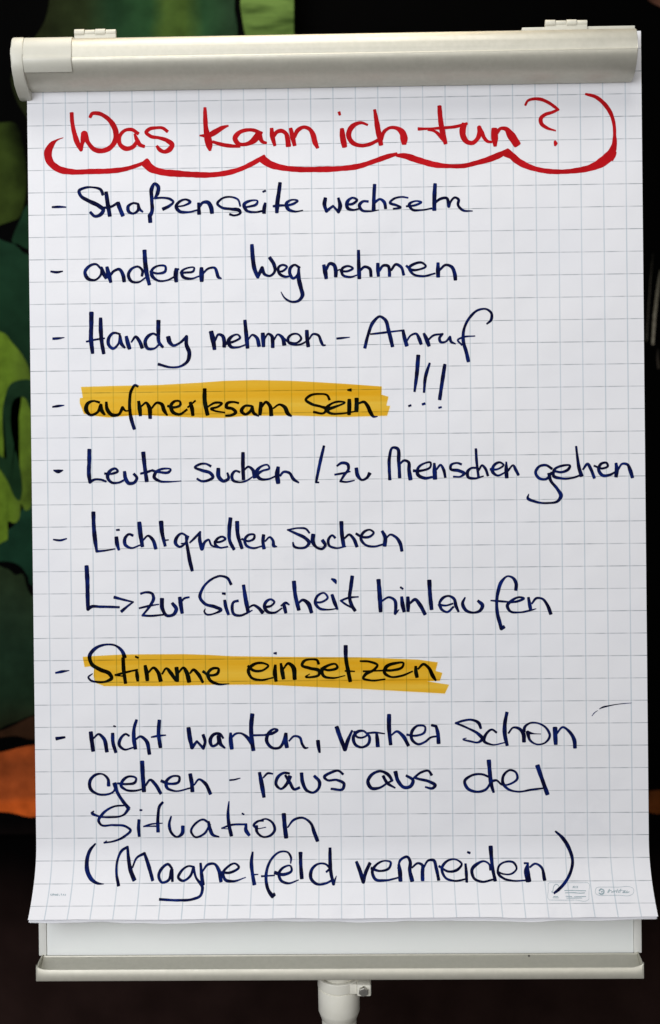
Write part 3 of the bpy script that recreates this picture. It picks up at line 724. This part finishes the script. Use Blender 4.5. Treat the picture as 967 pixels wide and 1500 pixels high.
    ('handwritten_arrow', 'navy', '', """-2824,-1066,41 -2817,-1240,44 -2816,-1399,41 -2814,-1549,35! -2782,-1526,32 -2671,-1524,28 -2461,-1531,22
-2517,-1419,32 -2415,-1447,25 -2304,-1475,16! -2369,-1522,25 -2439,-1580,32"""),
    ('handwritten_word', 'navy', 'navy handwritten word zur', """-2219,-1382,25 -2160,-1367,25 -2089,-1384,28 -2074,-1430,32 -2114,-1516,28 -2201,-1627,22! -2116,-1632,25 -1954,-1619,16
-2237,-1545,19 -2130,-1521,22 -2016,-1503,13
-1980,-1442,41 -1977,-1550,41 -1925,-1631,32 -1854,-1620,32 -1820,-1559,38 -1865,-1492,32
-1780,-1429,41 -1768,-1520,41 -1755,-1604,32
-1765,-1483,16 -1732,-1441,22 -1674,-1426,22"""),
    ('handwritten_word', 'navy', 'navy handwritten word Sicherheit', """-1201,-1288,32 -1243,-1216,28 -1314,-1193,22 -1426,-1232,25 -1527,-1340,28 -1553,-1427,32 -1497,-1503,32 -1382,-1539,35 -1319,-1572,32 -1382,-1609,19 -1493,-1613,22 -1507,-1586,19 -1493,-1557,9
-1276,-1466,32 -1263,-1541,35 -1234,-1626,28
-1301,-1388,22 -1269,-1393,28
-1124,-1472,28 -1175,-1486,28 -1193,-1557,32 -1173,-1622,28 -1113,-1639,25 -1034,-1614,22 -967,-1580,13
-1062,-1299,35 -1044,-1432,41 -1013,-1603,38
-1001,-1546,19 -954,-1523,22 -906,-1547,32 -850,-1608,41
-840,-1548,32 -748,-1527,22 -719,-1490,22 -755,-1460,22 -808,-1483,32 -832,-1545,35 -793,-1600,32 -717,-1609,22 -634,-1559,16
-615,-1512,32 -603,-1563,38 -592,-1612,35
-645,-1534,19 -589,-1501,28 -552,-1522,16
-497,-1263,41 -485,-1406,41 -446,-1580,38
-463,-1520,19 -399,-1470,28 -344,-1505,41 -304,-1611,38
-267,-1498,28 -191,-1496,22 -121,-1444,22 -158,-1395,19 -235,-1426,28 -261,-1503,32 -216,-1565,28 -129,-1581,19 -7,-1568,13
-72,-1415,32 -49,-1489,41 -13,-1579,22
-76,-1237,19 -38,-1260,38 -26,-1293,13
156,-1211,35 139,-1333,38 125,-1459,35 148,-1538,35 184,-1596,32
223,-1441,16 110,-1451,22 24,-1482,19! 77,-1522,22 159,-1567,19"""),
    ('handwritten_word', 'navy', 'navy handwritten word hinlaufen', """449,-1254,44 460,-1415,44 469,-1608,41
486,-1489,19 565,-1449,22 625,-1480,32 638,-1575,35 631,-1631,28! 676,-1588,8
706,-1447,28 714,-1528,41 732,-1610,38
694,-1338,22 721,-1358,22
775,-1450,32 777,-1529,41 776,-1608,35
793,-1524,22 857,-1477,32 906,-1533,38 965,-1644,38
1016,-1267,44 1023,-1421,41 1038,-1588,38
1277,-1527,19 1187,-1548,22 1129,-1532,25 1159,-1469,28 1227,-1441,22 1290,-1474,32 1310,-1550,35 1339,-1618,22
1124,-1535,32 1155,-1595,28 1210,-1621,25 1284,-1562,22
1414,-1459,16 1385,-1527,35 1425,-1606,32 1501,-1630,22 1580,-1607,32 1607,-1552,41 1556,-1498,28
1979,-1383,32 1984,-1312,35 1946,-1245,28 1891,-1227,19 1827,-1279,32 1782,-1396,35 1765,-1522,32 1776,-1664,35 1799,-1751,38 1814,-1810,38! 1846,-1791,35
1699,-1497,16 1786,-1504,22 1911,-1516,16
1911,-1521,19 2006,-1506,25 2069,-1476,25 2022,-1463,22 1930,-1502,28 1883,-1555,32 1910,-1615,28 2020,-1632,19 2130,-1613,19 2203,-1593,9
2119,-1468,28 2131,-1542,38 2143,-1608,32
2155,-1537,19 2210,-1475,25 2273,-1483,25 2327,-1551,32 2366,-1653,35"""),
    ('handwritten_dash', 'navy', '', """-3188,-2263,19 -3117,-2249,28 -3033,-2237,9"""),
    ('handwritten_word', 'navy', 'navy handwritten word Stimme', """-2407,-2097,41 -2430,-2033,35 -2509,-1962,22 -2620,-1950,22 -2737,-1992,32 -2802,-2077,41 -2780,-2165,38 -2687,-2229,38 -2577,-2281,41 -2556,-2325,38 -2609,-2360,25 -2721,-2368,22 -2797,-2347,22 -2819,-2318,22 -2771,-2274,9
-2425,-2101,35 -2420,-2239,38 -2401,-2385,35
-2519,-2294,22 -2417,-2268,22 -2263,-2234,19
-2513,-2296,16 -2426,-2306,13
-2277,-2240,25 -2271,-2288,38 -2263,-2361,28
-2286,-2088,22 -2255,-2101,22
-2178,-2191,35 -2163,-2273,41 -2155,-2356,35
-2144,-2269,19 -2083,-2214,25 -2036,-2262,38 -2005,-2363,44
-1989,-2286,19 -1940,-2223,25 -1893,-2271,38 -1837,-2358,25
-1826,-2216,41 -1819,-2292,41 -1820,-2367,38
-1803,-2272,19 -1747,-2217,28 -1715,-2264,41 -1685,-2376,41
-1676,-2281,19 -1636,-2241,28 -1589,-2281,35 -1531,-2383,28
-1528,-2260,32 -1470,-2301,25 -1359,-2275,28 -1353,-2234,25 -1414,-2227,28 -1475,-2287,35 -1452,-2357,32 -1360,-2404,25 -1236,-2402,9"""),
    ('handwritten_word', 'navy', 'navy handwritten word einsetzen', """-1022,-2204,28 -967,-2252,28 -843,-2247,22 -795,-2200,22 -839,-2177,22 -947,-2182,28 -1019,-2251,35 -984,-2336,28 -889,-2362,22 -743,-2338,16
-716,-2196,25 -722,-2278,41 -710,-2376,35
-732,-2064,16 -704,-2064,28
-654,-2180,25 -642,-2255,41 -626,-2350,35
-627,-2242,19 -570,-2179,28 -523,-2212,41 -500,-2356,41
-230,-2189,28 -246,-2148,28 -309,-2136,19 -401,-2162,28 -417,-2197,28 -334,-2234,32 -223,-2274,35 -227,-2306,28 -303,-2334,22 -378,-2331,19 -331,-2299,9
-207,-2238,22 -113,-2259,25 -21,-2222,25 -33,-2198,22 -125,-2206,28 -197,-2267,38 -177,-2322,28 -82,-2347,22 65,-2321,9
74,-1989,41 75,-2119,41 100,-2277,38 121,-2386,38
64,-2269,19 172,-2275,13
234,-2161,19 344,-2169,25 427,-2210,25 391,-2256,25 287,-2315,32 266,-2350,28 342,-2376,22 512,-2366,16
267,-2275,19 488,-2268,16
490,-2265,25 596,-2266,25 711,-2221,25 719,-2191,22 628,-2188,28 520,-2235,35 504,-2289,35 563,-2336,25 690,-2330,22 819,-2280,16
855,-2225,28 856,-2284,41 868,-2345,35
880,-2255,19 943,-2201,28 998,-2241,32 1044,-2333,38 1078,-2385,19"""),
    ('handwritten_dash', 'navy', '', """-3190,-3002,35 -3091,-2987,22"""),
    ('handwritten_word', 'navy', 'navy handwritten word nicht', """-2799,-2933,41 -2789,-3029,44 -2775,-3143,41
-2768,-3000,19 -2712,-2955,25 -2657,-3001,35 -2620,-3152,38
-2553,-2948,35 -2551,-3046,35 -2520,-3161,35
-2541,-2865,19 -2518,-2872,16
-2367,-2978,22 -2402,-2957,22 -2464,-3007,32 -2480,-3079,32 -2428,-3128,22 -2321,-3108,16
-2282,-2799,28 -2310,-2889,35 -2315,-3000,41 -2299,-3123,35
-2296,-3020,19 -2243,-2985,25 -2180,-3029,35 -2141,-3183,38
-2026,-2806,35 -2036,-2955,41 -2017,-3109,35
-2119,-2994,16 -2036,-2979,25 -1954,-2972,13"""),
    ('handwritten_word', 'navy', 'navy handwritten word warten', """-1699,-2894,41 -1685,-3005,44 -1662,-3113,38! -1606,-3044,22! -1535,-3122,32! -1514,-3054,32 -1535,-2972,32
-1309,-3012,22 -1348,-2960,25 -1419,-2971,32 -1457,-3039,35 -1434,-3099,28 -1373,-3071,28 -1361,-2995,44! -1344,-3071,41 -1291,-3123,19
-1226,-2954,28 -1225,-3041,41 -1215,-3131,38
-1214,-3004,19 -1174,-2965,25 -1123,-2956,19 -1047,-2998,32 -991,-3077,35
-981,-2746,41 -995,-2884,44 -992,-3011,44 -973,-3149,38
-984,-2982,22 -838,-2980,19
-844,-2980,22 -746,-2957,28 -701,-2923,25 -729,-2913,22 -798,-2958,35 -823,-3044,35 -763,-3123,28 -684,-3124,28 -628,-3045,35 -608,-2969,32
-606,-2963,35 -610,-3045,44 -596,-3120,38
-573,-3049,19 -509,-2994,22 -452,-3010,25 -424,-3086,28 -391,-3129,25 -358,-3125,13"""),
    ('handwritten_comma', 'navy', '', """-248,-3048,38 -242,-3112,41 -230,-3180,22"""),
    ('handwritten_word', 'navy', 'navy handwritten word vorher', """-37,-2896,41 -2,-3003,44 53,-3146,41! 92,-3035,35 136,-2937,22
160,-2949,25 187,-3007,22 250,-3017,22 303,-2985,22 270,-2946,22 207,-2946,28 151,-3004,32 174,-3099,32 241,-3126,25 318,-3084,28 328,-3008,28 298,-2966,16
298,-2969,19 393,-2962,22 500,-2975,13
409,-2968,28 416,-3038,38 421,-3117,38
551,-2764,44 549,-2912,41 565,-3097,38
572,-2995,19 636,-2951,25 698,-2996,35 763,-3110,35
746,-2988,22 840,-3001,22 948,-2956,25 952,-2903,22 873,-2888,22 804,-2954,32 803,-3041,32 871,-3096,25 950,-3070,22 1013,-3022,22 1103,-3007,19
1024,-2884,25 1075,-2897,28! 1093,-2972,38 1101,-3087,41"""),
    ('handwritten_word', 'navy', 'navy handwritten word schon', """1574,-2925,28 1551,-2865,32 1473,-2828,22 1378,-2837,25 1296,-2863,22! 1425,-2919,22 1550,-2991,32 1590,-3039,35 1549,-3078,22 1455,-3068,22 1375,-3043,16 1412,-3031,8
1748,-2972,25 1700,-2939,22 1624,-3000,28 1607,-3063,32 1690,-3106,19 1843,-3085,13
1866,-2749,35 1842,-2875,38 1841,-3001,41 1865,-3115,35
1880,-2981,19 1936,-2918,22 2007,-2935,32 2046,-2987,38 2053,-3077,38
2054,-2964,35 2062,-2916,28 2118,-2871,19 2212,-2872,19 2310,-2936,25 2341,-3013,25 2288,-3090,19 2194,-3107,19 2119,-3059,25 2096,-2975,38! 2163,-2988,13 2242,-2992,8
2400,-2924,47 2402,-3022,47 2406,-3107,38
2415,-2993,19 2486,-2918,22 2561,-2971,32 2614,-3070,38 2619,-3149,35"""),
    ('handwritten_word', 'navy', 'navy handwritten word gehen', """-2605,-3536,35 -2612,-3461,28 -2675,-3404,19 -2755,-3414,28 -2816,-3484,32 -2809,-3571,32 -2733,-3627,25 -2638,-3636,22 -2550,-3600,19 -2525,-3541,19
-2538,-3511,44 -2510,-3605,32 -2448,-3709,35 -2382,-3793,38
-2504,-3510,22 -2398,-3519,25 -2305,-3497,28 -2294,-3457,22 -2373,-3433,22 -2450,-3486,32 -2466,-3534,32 -2414,-3582,25 -2319,-3595,22 -2220,-3577,16
-2225,-3266,41 -2219,-3425,44 -2208,-3602,41
-2191,-3539,19 -2135,-3473,25 -2080,-3524,35 -2019,-3628,35
-2013,-3486,32 -1921,-3519,25 -1813,-3493,28 -1809,-3443,25 -1872,-3432,22 -1957,-3498,32 -1950,-3561,32 -1874,-3598,22 -1680,-3568,16
-1686,-3413,38 -1670,-3508,41 -1663,-3606,41
-1643,-3535,19 -1587,-3472,22 -1524,-3512,32 -1460,-3636,38"""),
    ('handwritten_dash', 'navy', '', """-1244,-3484,19 -1185,-3477,19 -1124,-3461,9"""),
    ('handwritten_word', 'navy', 'navy handwritten word raus', """-907,-3402,35 -884,-3529,44 -860,-3675,35
-868,-3461,16 -812,-3409,25 -758,-3416,16
-571,-3413,25 -629,-3406,25 -706,-3459,32 -722,-3538,32 -671,-3585,25 -599,-3524,32 -566,-3445,41
-618,-3433,28 -567,-3516,32 -517,-3592,28 -460,-3572,28
-436,-3411,38 -424,-3517,38 -370,-3612,28 -307,-3629,25 -246,-3581,32 -236,-3510,35 -294,-3443,28
30,-3427,25 -20,-3387,25 -96,-3402,28 -180,-3463,28 -155,-3487,25 -37,-3491,28 39,-3536,32 26,-3588,28 -107,-3589,25"""),
    ('handwritten_word', 'navy', 'navy handwritten word aus', """578,-3503,28 544,-3445,35 449,-3395,25 349,-3435,32 306,-3514,38 345,-3584,35 432,-3582,25 527,-3527,22 582,-3499,22
477,-3449,32 519,-3524,32 610,-3584,16
615,-3403,41 645,-3509,38 716,-3580,32 784,-3565,35 811,-3502,35 736,-3446,25
1020,-3443,28 986,-3396,25 907,-3409,25 824,-3470,22! 874,-3485,25 1000,-3519,32 1058,-3559,35 1031,-3589,28 948,-3576,19"""),
    ('handwritten_word', 'navy', 'navy handwritten word der', """1668,-3472,25 1582,-3438,22 1459,-3453,25 1387,-3514,32 1415,-3590,32 1517,-3633,25 1619,-3610,28 1687,-3513,19
1659,-3284,44 1669,-3421,41 1683,-3548,38 1709,-3641,25
1702,-3512,28 1739,-3506,22 1801,-3555,19 1911,-3541,22 1975,-3487,25 1957,-3417,22 1897,-3393,22 1821,-3454,28 1812,-3533,32 1864,-3601,25 1973,-3635,19 2131,-3614,22 2291,-3595,16
2200,-3346,44 2242,-3473,41 2308,-3666,41"""),
    ('handwritten_word', 'navy', 'navy handwritten word Situation', """-2382,-3793,38! -2434,-3860,22 -2593,-3890,22 -2736,-3874,22 -2796,-3841,28 -2774,-3818,9
-2411,-3758,16 -2557,-3773,22 -2683,-3859,28 -2723,-3931,28 -2700,-3971,25 -2560,-3979,22 -2417,-3996,25 -2365,-4036,28 -2434,-4107,25 -2562,-4162,19 -2661,-4177,19! -2635,-4155,9
-2268,-3923,32 -2274,-4005,35 -2267,-4107,28
-2256,-3812,22 -2233,-3813,19
-1997,-3726,25 -2029,-3761,28 -2053,-3880,32 -2055,-4057,35
-2218,-3998,16 -2130,-3971,19 -2003,-3961,9
-2210,-3996,13 -2067,-3994,16
-1905,-3884,16 -1928,-3976,28 -1898,-4079,28 -1846,-4117,22 -1785,-4080,35 -1775,-3997,35
-1487,-3958,28 -1542,-3924,22 -1635,-3970,22 -1683,-4057,25 -1639,-4119,22 -1544,-4089,22 -1468,-3976,22
-1486,-3947,25 -1471,-4026,35 -1440,-4095,32 -1369,-4119,16
-1254,-3722,13 -1266,-3853,28 -1257,-3980,38 -1231,-4107,35
-1340,-4024,16 -1241,-3988,22 -1063,-3980,22! -1067,-4045,38 -1030,-4104,32
-1336,-4026,9 -1254,-4031,9
-1108,-3857,19 -1086,-3870,19
-868,-3943,16 -923,-3944,22 -979,-3998,25 -953,-4023,16 -842,-4015,9
-923,-3947,19 -844,-3921,19 -765,-3969,25 -744,-4047,28 -798,-4110,25 -878,-4122,22 -945,-4061,28 -948,-3998,32
-640,-3867,44 -631,-4000,44 -616,-4133,41
-599,-4019,16 -527,-3933,25 -432,-3911,22 -341,-3970,28 -299,-4081,38 -265,-4172,35"""),
    ('handwritten_bracket', 'navy', '', """-2761,-4186,16 -2822,-4258,32 -2856,-4379,41 -2839,-4496,41 -2779,-4574,35 -2721,-4602,25 -2651,-4609,8"""),
    ('handwritten_word', 'navy', 'navy handwritten word Magnetfeld', """-2485,-4626,35 -2518,-4498,25 -2511,-4366,25 -2459,-4260,28 -2400,-4226,25! -2390,-4337,32 -2357,-4484,44 -2313,-4572,41
-2342,-4448,19 -2291,-4340,22 -2209,-4298,28! -2171,-4398,35 -2107,-4576,35
-1896,-4458,25 -1940,-4414,25 -2010,-4457,28 -2042,-4528,32 -2003,-4597,25 -1933,-4578,25 -1898,-4475,35! -1885,-4588,28
-1651,-4445,25 -1702,-4434,19 -1792,-4487,25 -1821,-4551,28 -1775,-4582,25 -1690,-4537,25 -1654,-4452,28! -1627,-4545,22 -1546,-4655,32 -1562,-4721,28 -1654,-4758,22 -1794,-4766,22 -2017,-4757,22
-1577,-4406,25 -1565,-4503,35 -1545,-4620,38
-1555,-4491,16 -1493,-4419,25 -1422,-4414,25 -1373,-4475,38 -1343,-4591,35
-1338,-4500,25 -1246,-4504,25 -1148,-4443,22 -1185,-4412,19 -1276,-4448,25 -1322,-4504,28 -1296,-4574,28 -1212,-4590,22 -1068,-4552,9
-994,-4290,22 -1007,-4404,35 -993,-4520,35 -970,-4620,41
-1006,-4527,19 -930,-4523,9
-568,-4413,13 -563,-4355,25 -599,-4296,19 -679,-4288,19 -778,-4361,25 -833,-4478,28 -839,-4590,32 -808,-4685,35 -767,-4732,38! -741,-4715,32
-893,-4542,19 -745,-4534,13
-746,-4506,32 -646,-4526,28 -555,-4482,25 -568,-4440,19 -643,-4452,22 -698,-4514,28 -674,-4584,28 -598,-4612,22 -477,-4580,9
-457,-4300,41 -454,-4437,35 -442,-4565,38
-123,-4470,25 -178,-4422,19 -265,-4422,22 -333,-4481,32 -340,-4565,32 -280,-4619,25 -186,-4618,22 -104,-4585,19
-126,-4252,32 -126,-4395,35 -115,-4525,35 -89,-4619,32! -56,-4543,8
-170,-4503,19 -120,-4465,25"""),
    ('handwritten_word', 'navy', 'navy handwritten word vermeiden)', """168,-4401,32 208,-4498,38 242,-4601,38! 270,-4512,35 319,-4415,32
332,-4468,28 423,-4496,22 539,-4458,25 551,-4409,22 488,-4392,16 396,-4428,25 344,-4499,32 374,-4576,28 484,-4590,22 645,-4561,16
631,-4472,19 661,-4384,25 741,-4353,25 768,-4400,32 761,-4487,38 785,-4596,41
641,-4435,32 651,-4500,41 655,-4594,38
786,-4465,19 858,-4419,22 901,-4437,28 902,-4516,38 901,-4591,38
911,-4476,19 976,-4389,22 1028,-4389,28 1057,-4474,35 1080,-4589,32
1088,-4451,25 1193,-4506,22 1301,-4482,25 1342,-4432,22 1276,-4382,19 1184,-4396,22 1119,-4474,28 1154,-4566,25 1252,-4598,19 1389,-4580,16
1384,-4429,25 1389,-4518,32 1390,-4610,25
1410,-4305,22 1437,-4315,25
1657,-4494,22 1649,-4437,22 1595,-4403,19 1519,-4427,28 1453,-4490,32 1473,-4575,28 1554,-4608,22 1683,-4587,16
1669,-4246,44 1675,-4375,35 1686,-4492,35 1705,-4598,35
1732,-4509,22 1793,-4532,16 1900,-4528,19 1950,-4479,19 1924,-4422,22 1831,-4410,19 1753,-4456,22 1742,-4527,25 1794,-4574,22 1898,-4600,19 2058,-4596,13
2037,-4426,19 2081,-4425,16! 2062,-4494,54 2073,-4602,54
2095,-4468,19 2159,-4431,22 2220,-4462,25 2253,-4595,35
2393,-4081,19 2466,-4149,35 2543,-4275,35 2575,-4410,32 2543,-4524,28 2474,-4621,28 2406,-4681,28 2344,-4721,19"""),
    ('pen_mark', 'navy', 'thin stray curved pen stroke', """2811,-2796,6 2843,-2757,9 2879,-2734,4
2894,-2718,6 2934,-2699,16 2997,-2685,13 3075,-2670,9 3154,-2661,8 3253,-2654,5"""),
    ('printed_logo', 'print', "small pale printed oval maker's mark", """2835,-4666,4 2934,-4666,4 3058,-4667,4 3193,-4667,4 3214,-4675,4 3224,-4692,4 3222,-4711,4 3210,-4730,4 3184,-4742,4 3048,-4742,4 2924,-4742,4 2828,-4740,4 2808,-4732,4 2799,-4713,4 2803,-4692,4 2815,-4674,4 2835,-4666,4
2843,-4701,15 2863,-4685,15 2895,-4699,15 2887,-4724,15 2857,-4732,15 2838,-4720,11
2864,-4711,13 2882,-4706,11
2932,-4718,8 2959,-4685,10 2945,-4718,8! 2957,-4701,8 2977,-4699,8 2977,-4718,9 2998,-4704,8 3014,-4702,8
3002,-4718,9 3014,-4704,8 3031,-4702,8
3046,-4686,9 3032,-4718,10
3059,-4702,8 3051,-4719,9
3084,-4683,8 3066,-4719,10
3057,-4698,6 3099,-4696,6
3103,-4702,8 3133,-4702,8! 3099,-4719,8! 3136,-4719,8
3151,-4702,9 3141,-4719,9 3174,-4711,8"""),
    ('printed_seal', 'print', 'small pale printed forest paper seal with a tick tree', """2301,-4621,3 2441,-4621,3 2590,-4623,3 2725,-4623,3! 2739,-4634,3 2731,-4700,3 2721,-4775,3! 2708,-4785,3 2571,-4784,3 2423,-4784,3 2287,-4783,3! 2276,-4773,3 2282,-4698,3 2287,-4634,3! 2301,-4621,3
2318,-4704,8 2326,-4717,8! 2337,-4688,8 2350,-4654,8 2371,-4637,8 2395,-4643,8 2404,-4662,6 2395,-4677,6
2334,-4751,9 2384,-4751,9
2326,-4763,6 2391,-4763,6
2557,-4674,6 2562,-4655,6! 2567,-4668,6! 2574,-4655,6! 2575,-4674,6
2587,-4655,6 2585,-4674,6
2599,-4655,6 2612,-4674,6
2614,-4655,6 2597,-4674,6
2464,-4697,9 2520,-4695,8 2595,-4697,9 2696,-4700,9
2466,-4718,8 2555,-4716,9 2617,-4721,8 2682,-4719,8
2471,-4749,8 2538,-4752,8
2561,-4754,8 2690,-4752,8
2475,-4766,6 2549,-4766,8 2648,-4766,6"""),
    ('printed_code', 'print', 'faint printed paper code', """-3226,-4702,7 -3235,-4704,7 -3232,-4712,7 -3222,-4714,7
-3217,-4700,7 -3211,-4708,7! -3205,-4700,7! -3211,-4708,7! -3212,-4716,7
-3201,-4714,7 -3200,-4701,7 -3189,-4714,7 -3188,-4701,7
-3176,-4704,7 -3183,-4708,7 -3177,-4716,7 -3169,-4710,7 -3176,-4704,7
-3163,-4716,7 -3162,-4701,7 -3152,-4705,7 -3161,-4708,7 -3151,-4713,7 -3163,-4716,7
-3141,-4703,6 -3141,-4716,6 -3132,-4716,6
-3115,-4699,6 -3115,-4717,6
-3122,-4703,6 -3108,-4703,6
-3097,-4717,7 -3089,-4702,7 -3082,-4717,7
-3068,-4702,7 -3068,-4717,7"""),
]
WIDTH = {'navy': 1.15, 'red': 1.06, 'print': 0.9}
HL_LABEL = ['amber highlighter over aufmerksam sein', 'amber highlighter over Stimme einsetzen']
HIGHLIGHT = [
    '-2863,945 -2519,951 -1995,955 -1535,975 -1249,992 -920,996 -507,983 -248,967 83,943 509,907 504,816 582,792 558,693 601,688 564,579 79,571 -496,594 -986,598 -1269,577 -1621,586 -1859,601 -2047,613 -2237,621 -2557,598 -2730,620 -2833,644 -2878,763 -2877,818 -2843,823',
    '-2880,-2084 -2733,-2075 -2415,-2061 -1737,-2064 -1484,-2074 -1216,-2091 -675,-2104 237,-2117 502,-2130 881,-2148 1101,-2181 1075,-2277 1151,-2299 1122,-2387 981,-2393 1225,-2432 1176,-2531 751,-2504 246,-2471 -133,-2453 -494,-2434 -810,-2415 -1411,-2410 -1994,-2421 -2325,-2418 -2642,-2415 -2739,-2377 -2761,-2300 -2753,-2212 -2799,-2192 -2860,-2199',
]


def spline(pts, step=0.0011):
    """pts: (x, z, width) in metres; dense Catmull-Rom samples"""
    if len(pts) == 1: pts = pts * 2
    P = [pts[0]] + pts + [pts[-1]]
    out = []
    for i in range(1, len(P) - 2):
        p0, p1, p2, p3 = (Vector(p) for p in P[i - 1:i + 3])
        L = math.hypot(p2[0] - p1[0], p2[1] - p1[1])
        n = max(2, int(L / step))
        # centripetal-ish tangents keep short and long spans from overshooting
        d01 = max(1e-6, (p1 - p0).length) ; d12 = max(1e-6, (p2 - p1).length); d23 = max(1e-6, (p3 - p2).length)
        m1 = (p2 - p1) if i == 1 else d12 * ((p1 - p0) / d01 * d12 + (p2 - p1) / d12 * d01) / (d01 + d12)
        m2 = (p2 - p1) if i == len(P) - 3 else d12 * ((p2 - p1) / d12 * d23 + (p3 - p2) / d23 * d12) / (d12 + d23)
        for s in range(n):
            t = s / n
            out.append((2 * t ** 3 - 3 * t * t + 1) * p1 + (t ** 3 - 2 * t * t + t) * m1 + (-2 * t ** 3 + 3 * t * t) * p2 + (t ** 3 - t * t) * m2)
    out.append(Vector(P[-2]))
    return out

LIFT = [0.00012]
def put(bm, x, z, lift):
    return bm.verts.new((x, curl((z - HZ) * 100) - lift, z))

def ribbon(bm, pts, cap0, cap1, wob):
    s = spline(pts)
    n = len(s)
    base = LIFT[0]
    LIFT[0] = 0.00012 + ((base - 0.00012) + 0.000004) % 0.00012
    L, R = [], []
    for i, p in enumerate(s):
        a, b = s[max(0, i - 2)], s[min(n - 1, i + 2)]
        t = Vector((b[0] - a[0], b[1] - a[1]))
        t = t.normalized() if t.length > 1e-7 else Vector((1, 0))
        nr = Vector((-t.y, t.x))
        h = max(0.00018, p[2] / 2 * (1 + 0.05 * math.sin(i * 0.23 + wob) + 0.03 * math.sin(i * 0.71 + 2 * wob)))
        lift = base + 0.00005 * i / n
        L.append(put(bm, p[0] + nr.x * h, p[1] + nr.y * h, lift))
        R.append(put(bm, p[0] - nr.x * h, p[1] - nr.y * h, lift))
        if i in (0, n - 1):
            k = cap0 if i == 0 else cap1
            sg = -1 if i == 0 else 1
            arc = []
            for j in range(1, 8):
                an = math.pi * j / 8
                c, q = math.cos(an), math.sin(an)
                if k < 0.9:                       # blunt felt tip: squarish end
                    c = math.copysign(abs(c) ** 0.55, c); q = q ** 0.8
                arc.append(put(bm, p[0] + nr.x * h * c + t.x * sg * h * k * q, p[1] + nr.y * h * c + t.y * sg * h * k * q, lift))
            if i == 0: bm.faces.new([L[0]] + arc + [R[0]])
            if i == n - 1: bm.faces.new([R[-1]] + arc[::-1] + [L[-1]])
    for i in range(n - 1):
        try: bm.faces.new((L[i], R[i], R[i + 1], L[i + 1]))
        except ValueError: pass

rng = random.Random(4)
for name, mat, label, data in INK:
    bm = bmesh.new()
    for line in data.split('\n'):
        run = []
        first = True
        toks = line.split()
        for i, tk in enumerate(toks):
            corner = tk.endswith('!')
            x, z, w = (int(v) / 10000 for v in tk.rstrip('!').split(','))
            run.append((x, HZ + z, w * (WIDTH[mat])))
            if (corner and 0 < i) or i == len(toks) - 1:
                last = i == len(toks) - 1
                ribbon(bm, run, 0.45 if first else 1.0, 0.45 if last else 1.0, rng.uniform(0, 6))
                run = [run[-1]]
                first = False
    o = obj(name, bm, MAT[mat], top, label=label or None)

for label, outline in zip(HL_LABEL, HIGHLIGHT):
    pts = [tuple(int(v) / 10000 for v in t.split(',')) for t in outline.split()]
    bm = bmesh.new()
    vs = [bm.verts.new((x, -0.0006, HZ + z)) for x, z in pts]
    for tri in tessellate_polygon([[Vector((x, z, 0)) for x, z in pts]]):
        bm.faces.new([vs[k] for k in tri])
    obj('highlighter_mark', bm, MAT['amber'], top, label=label)
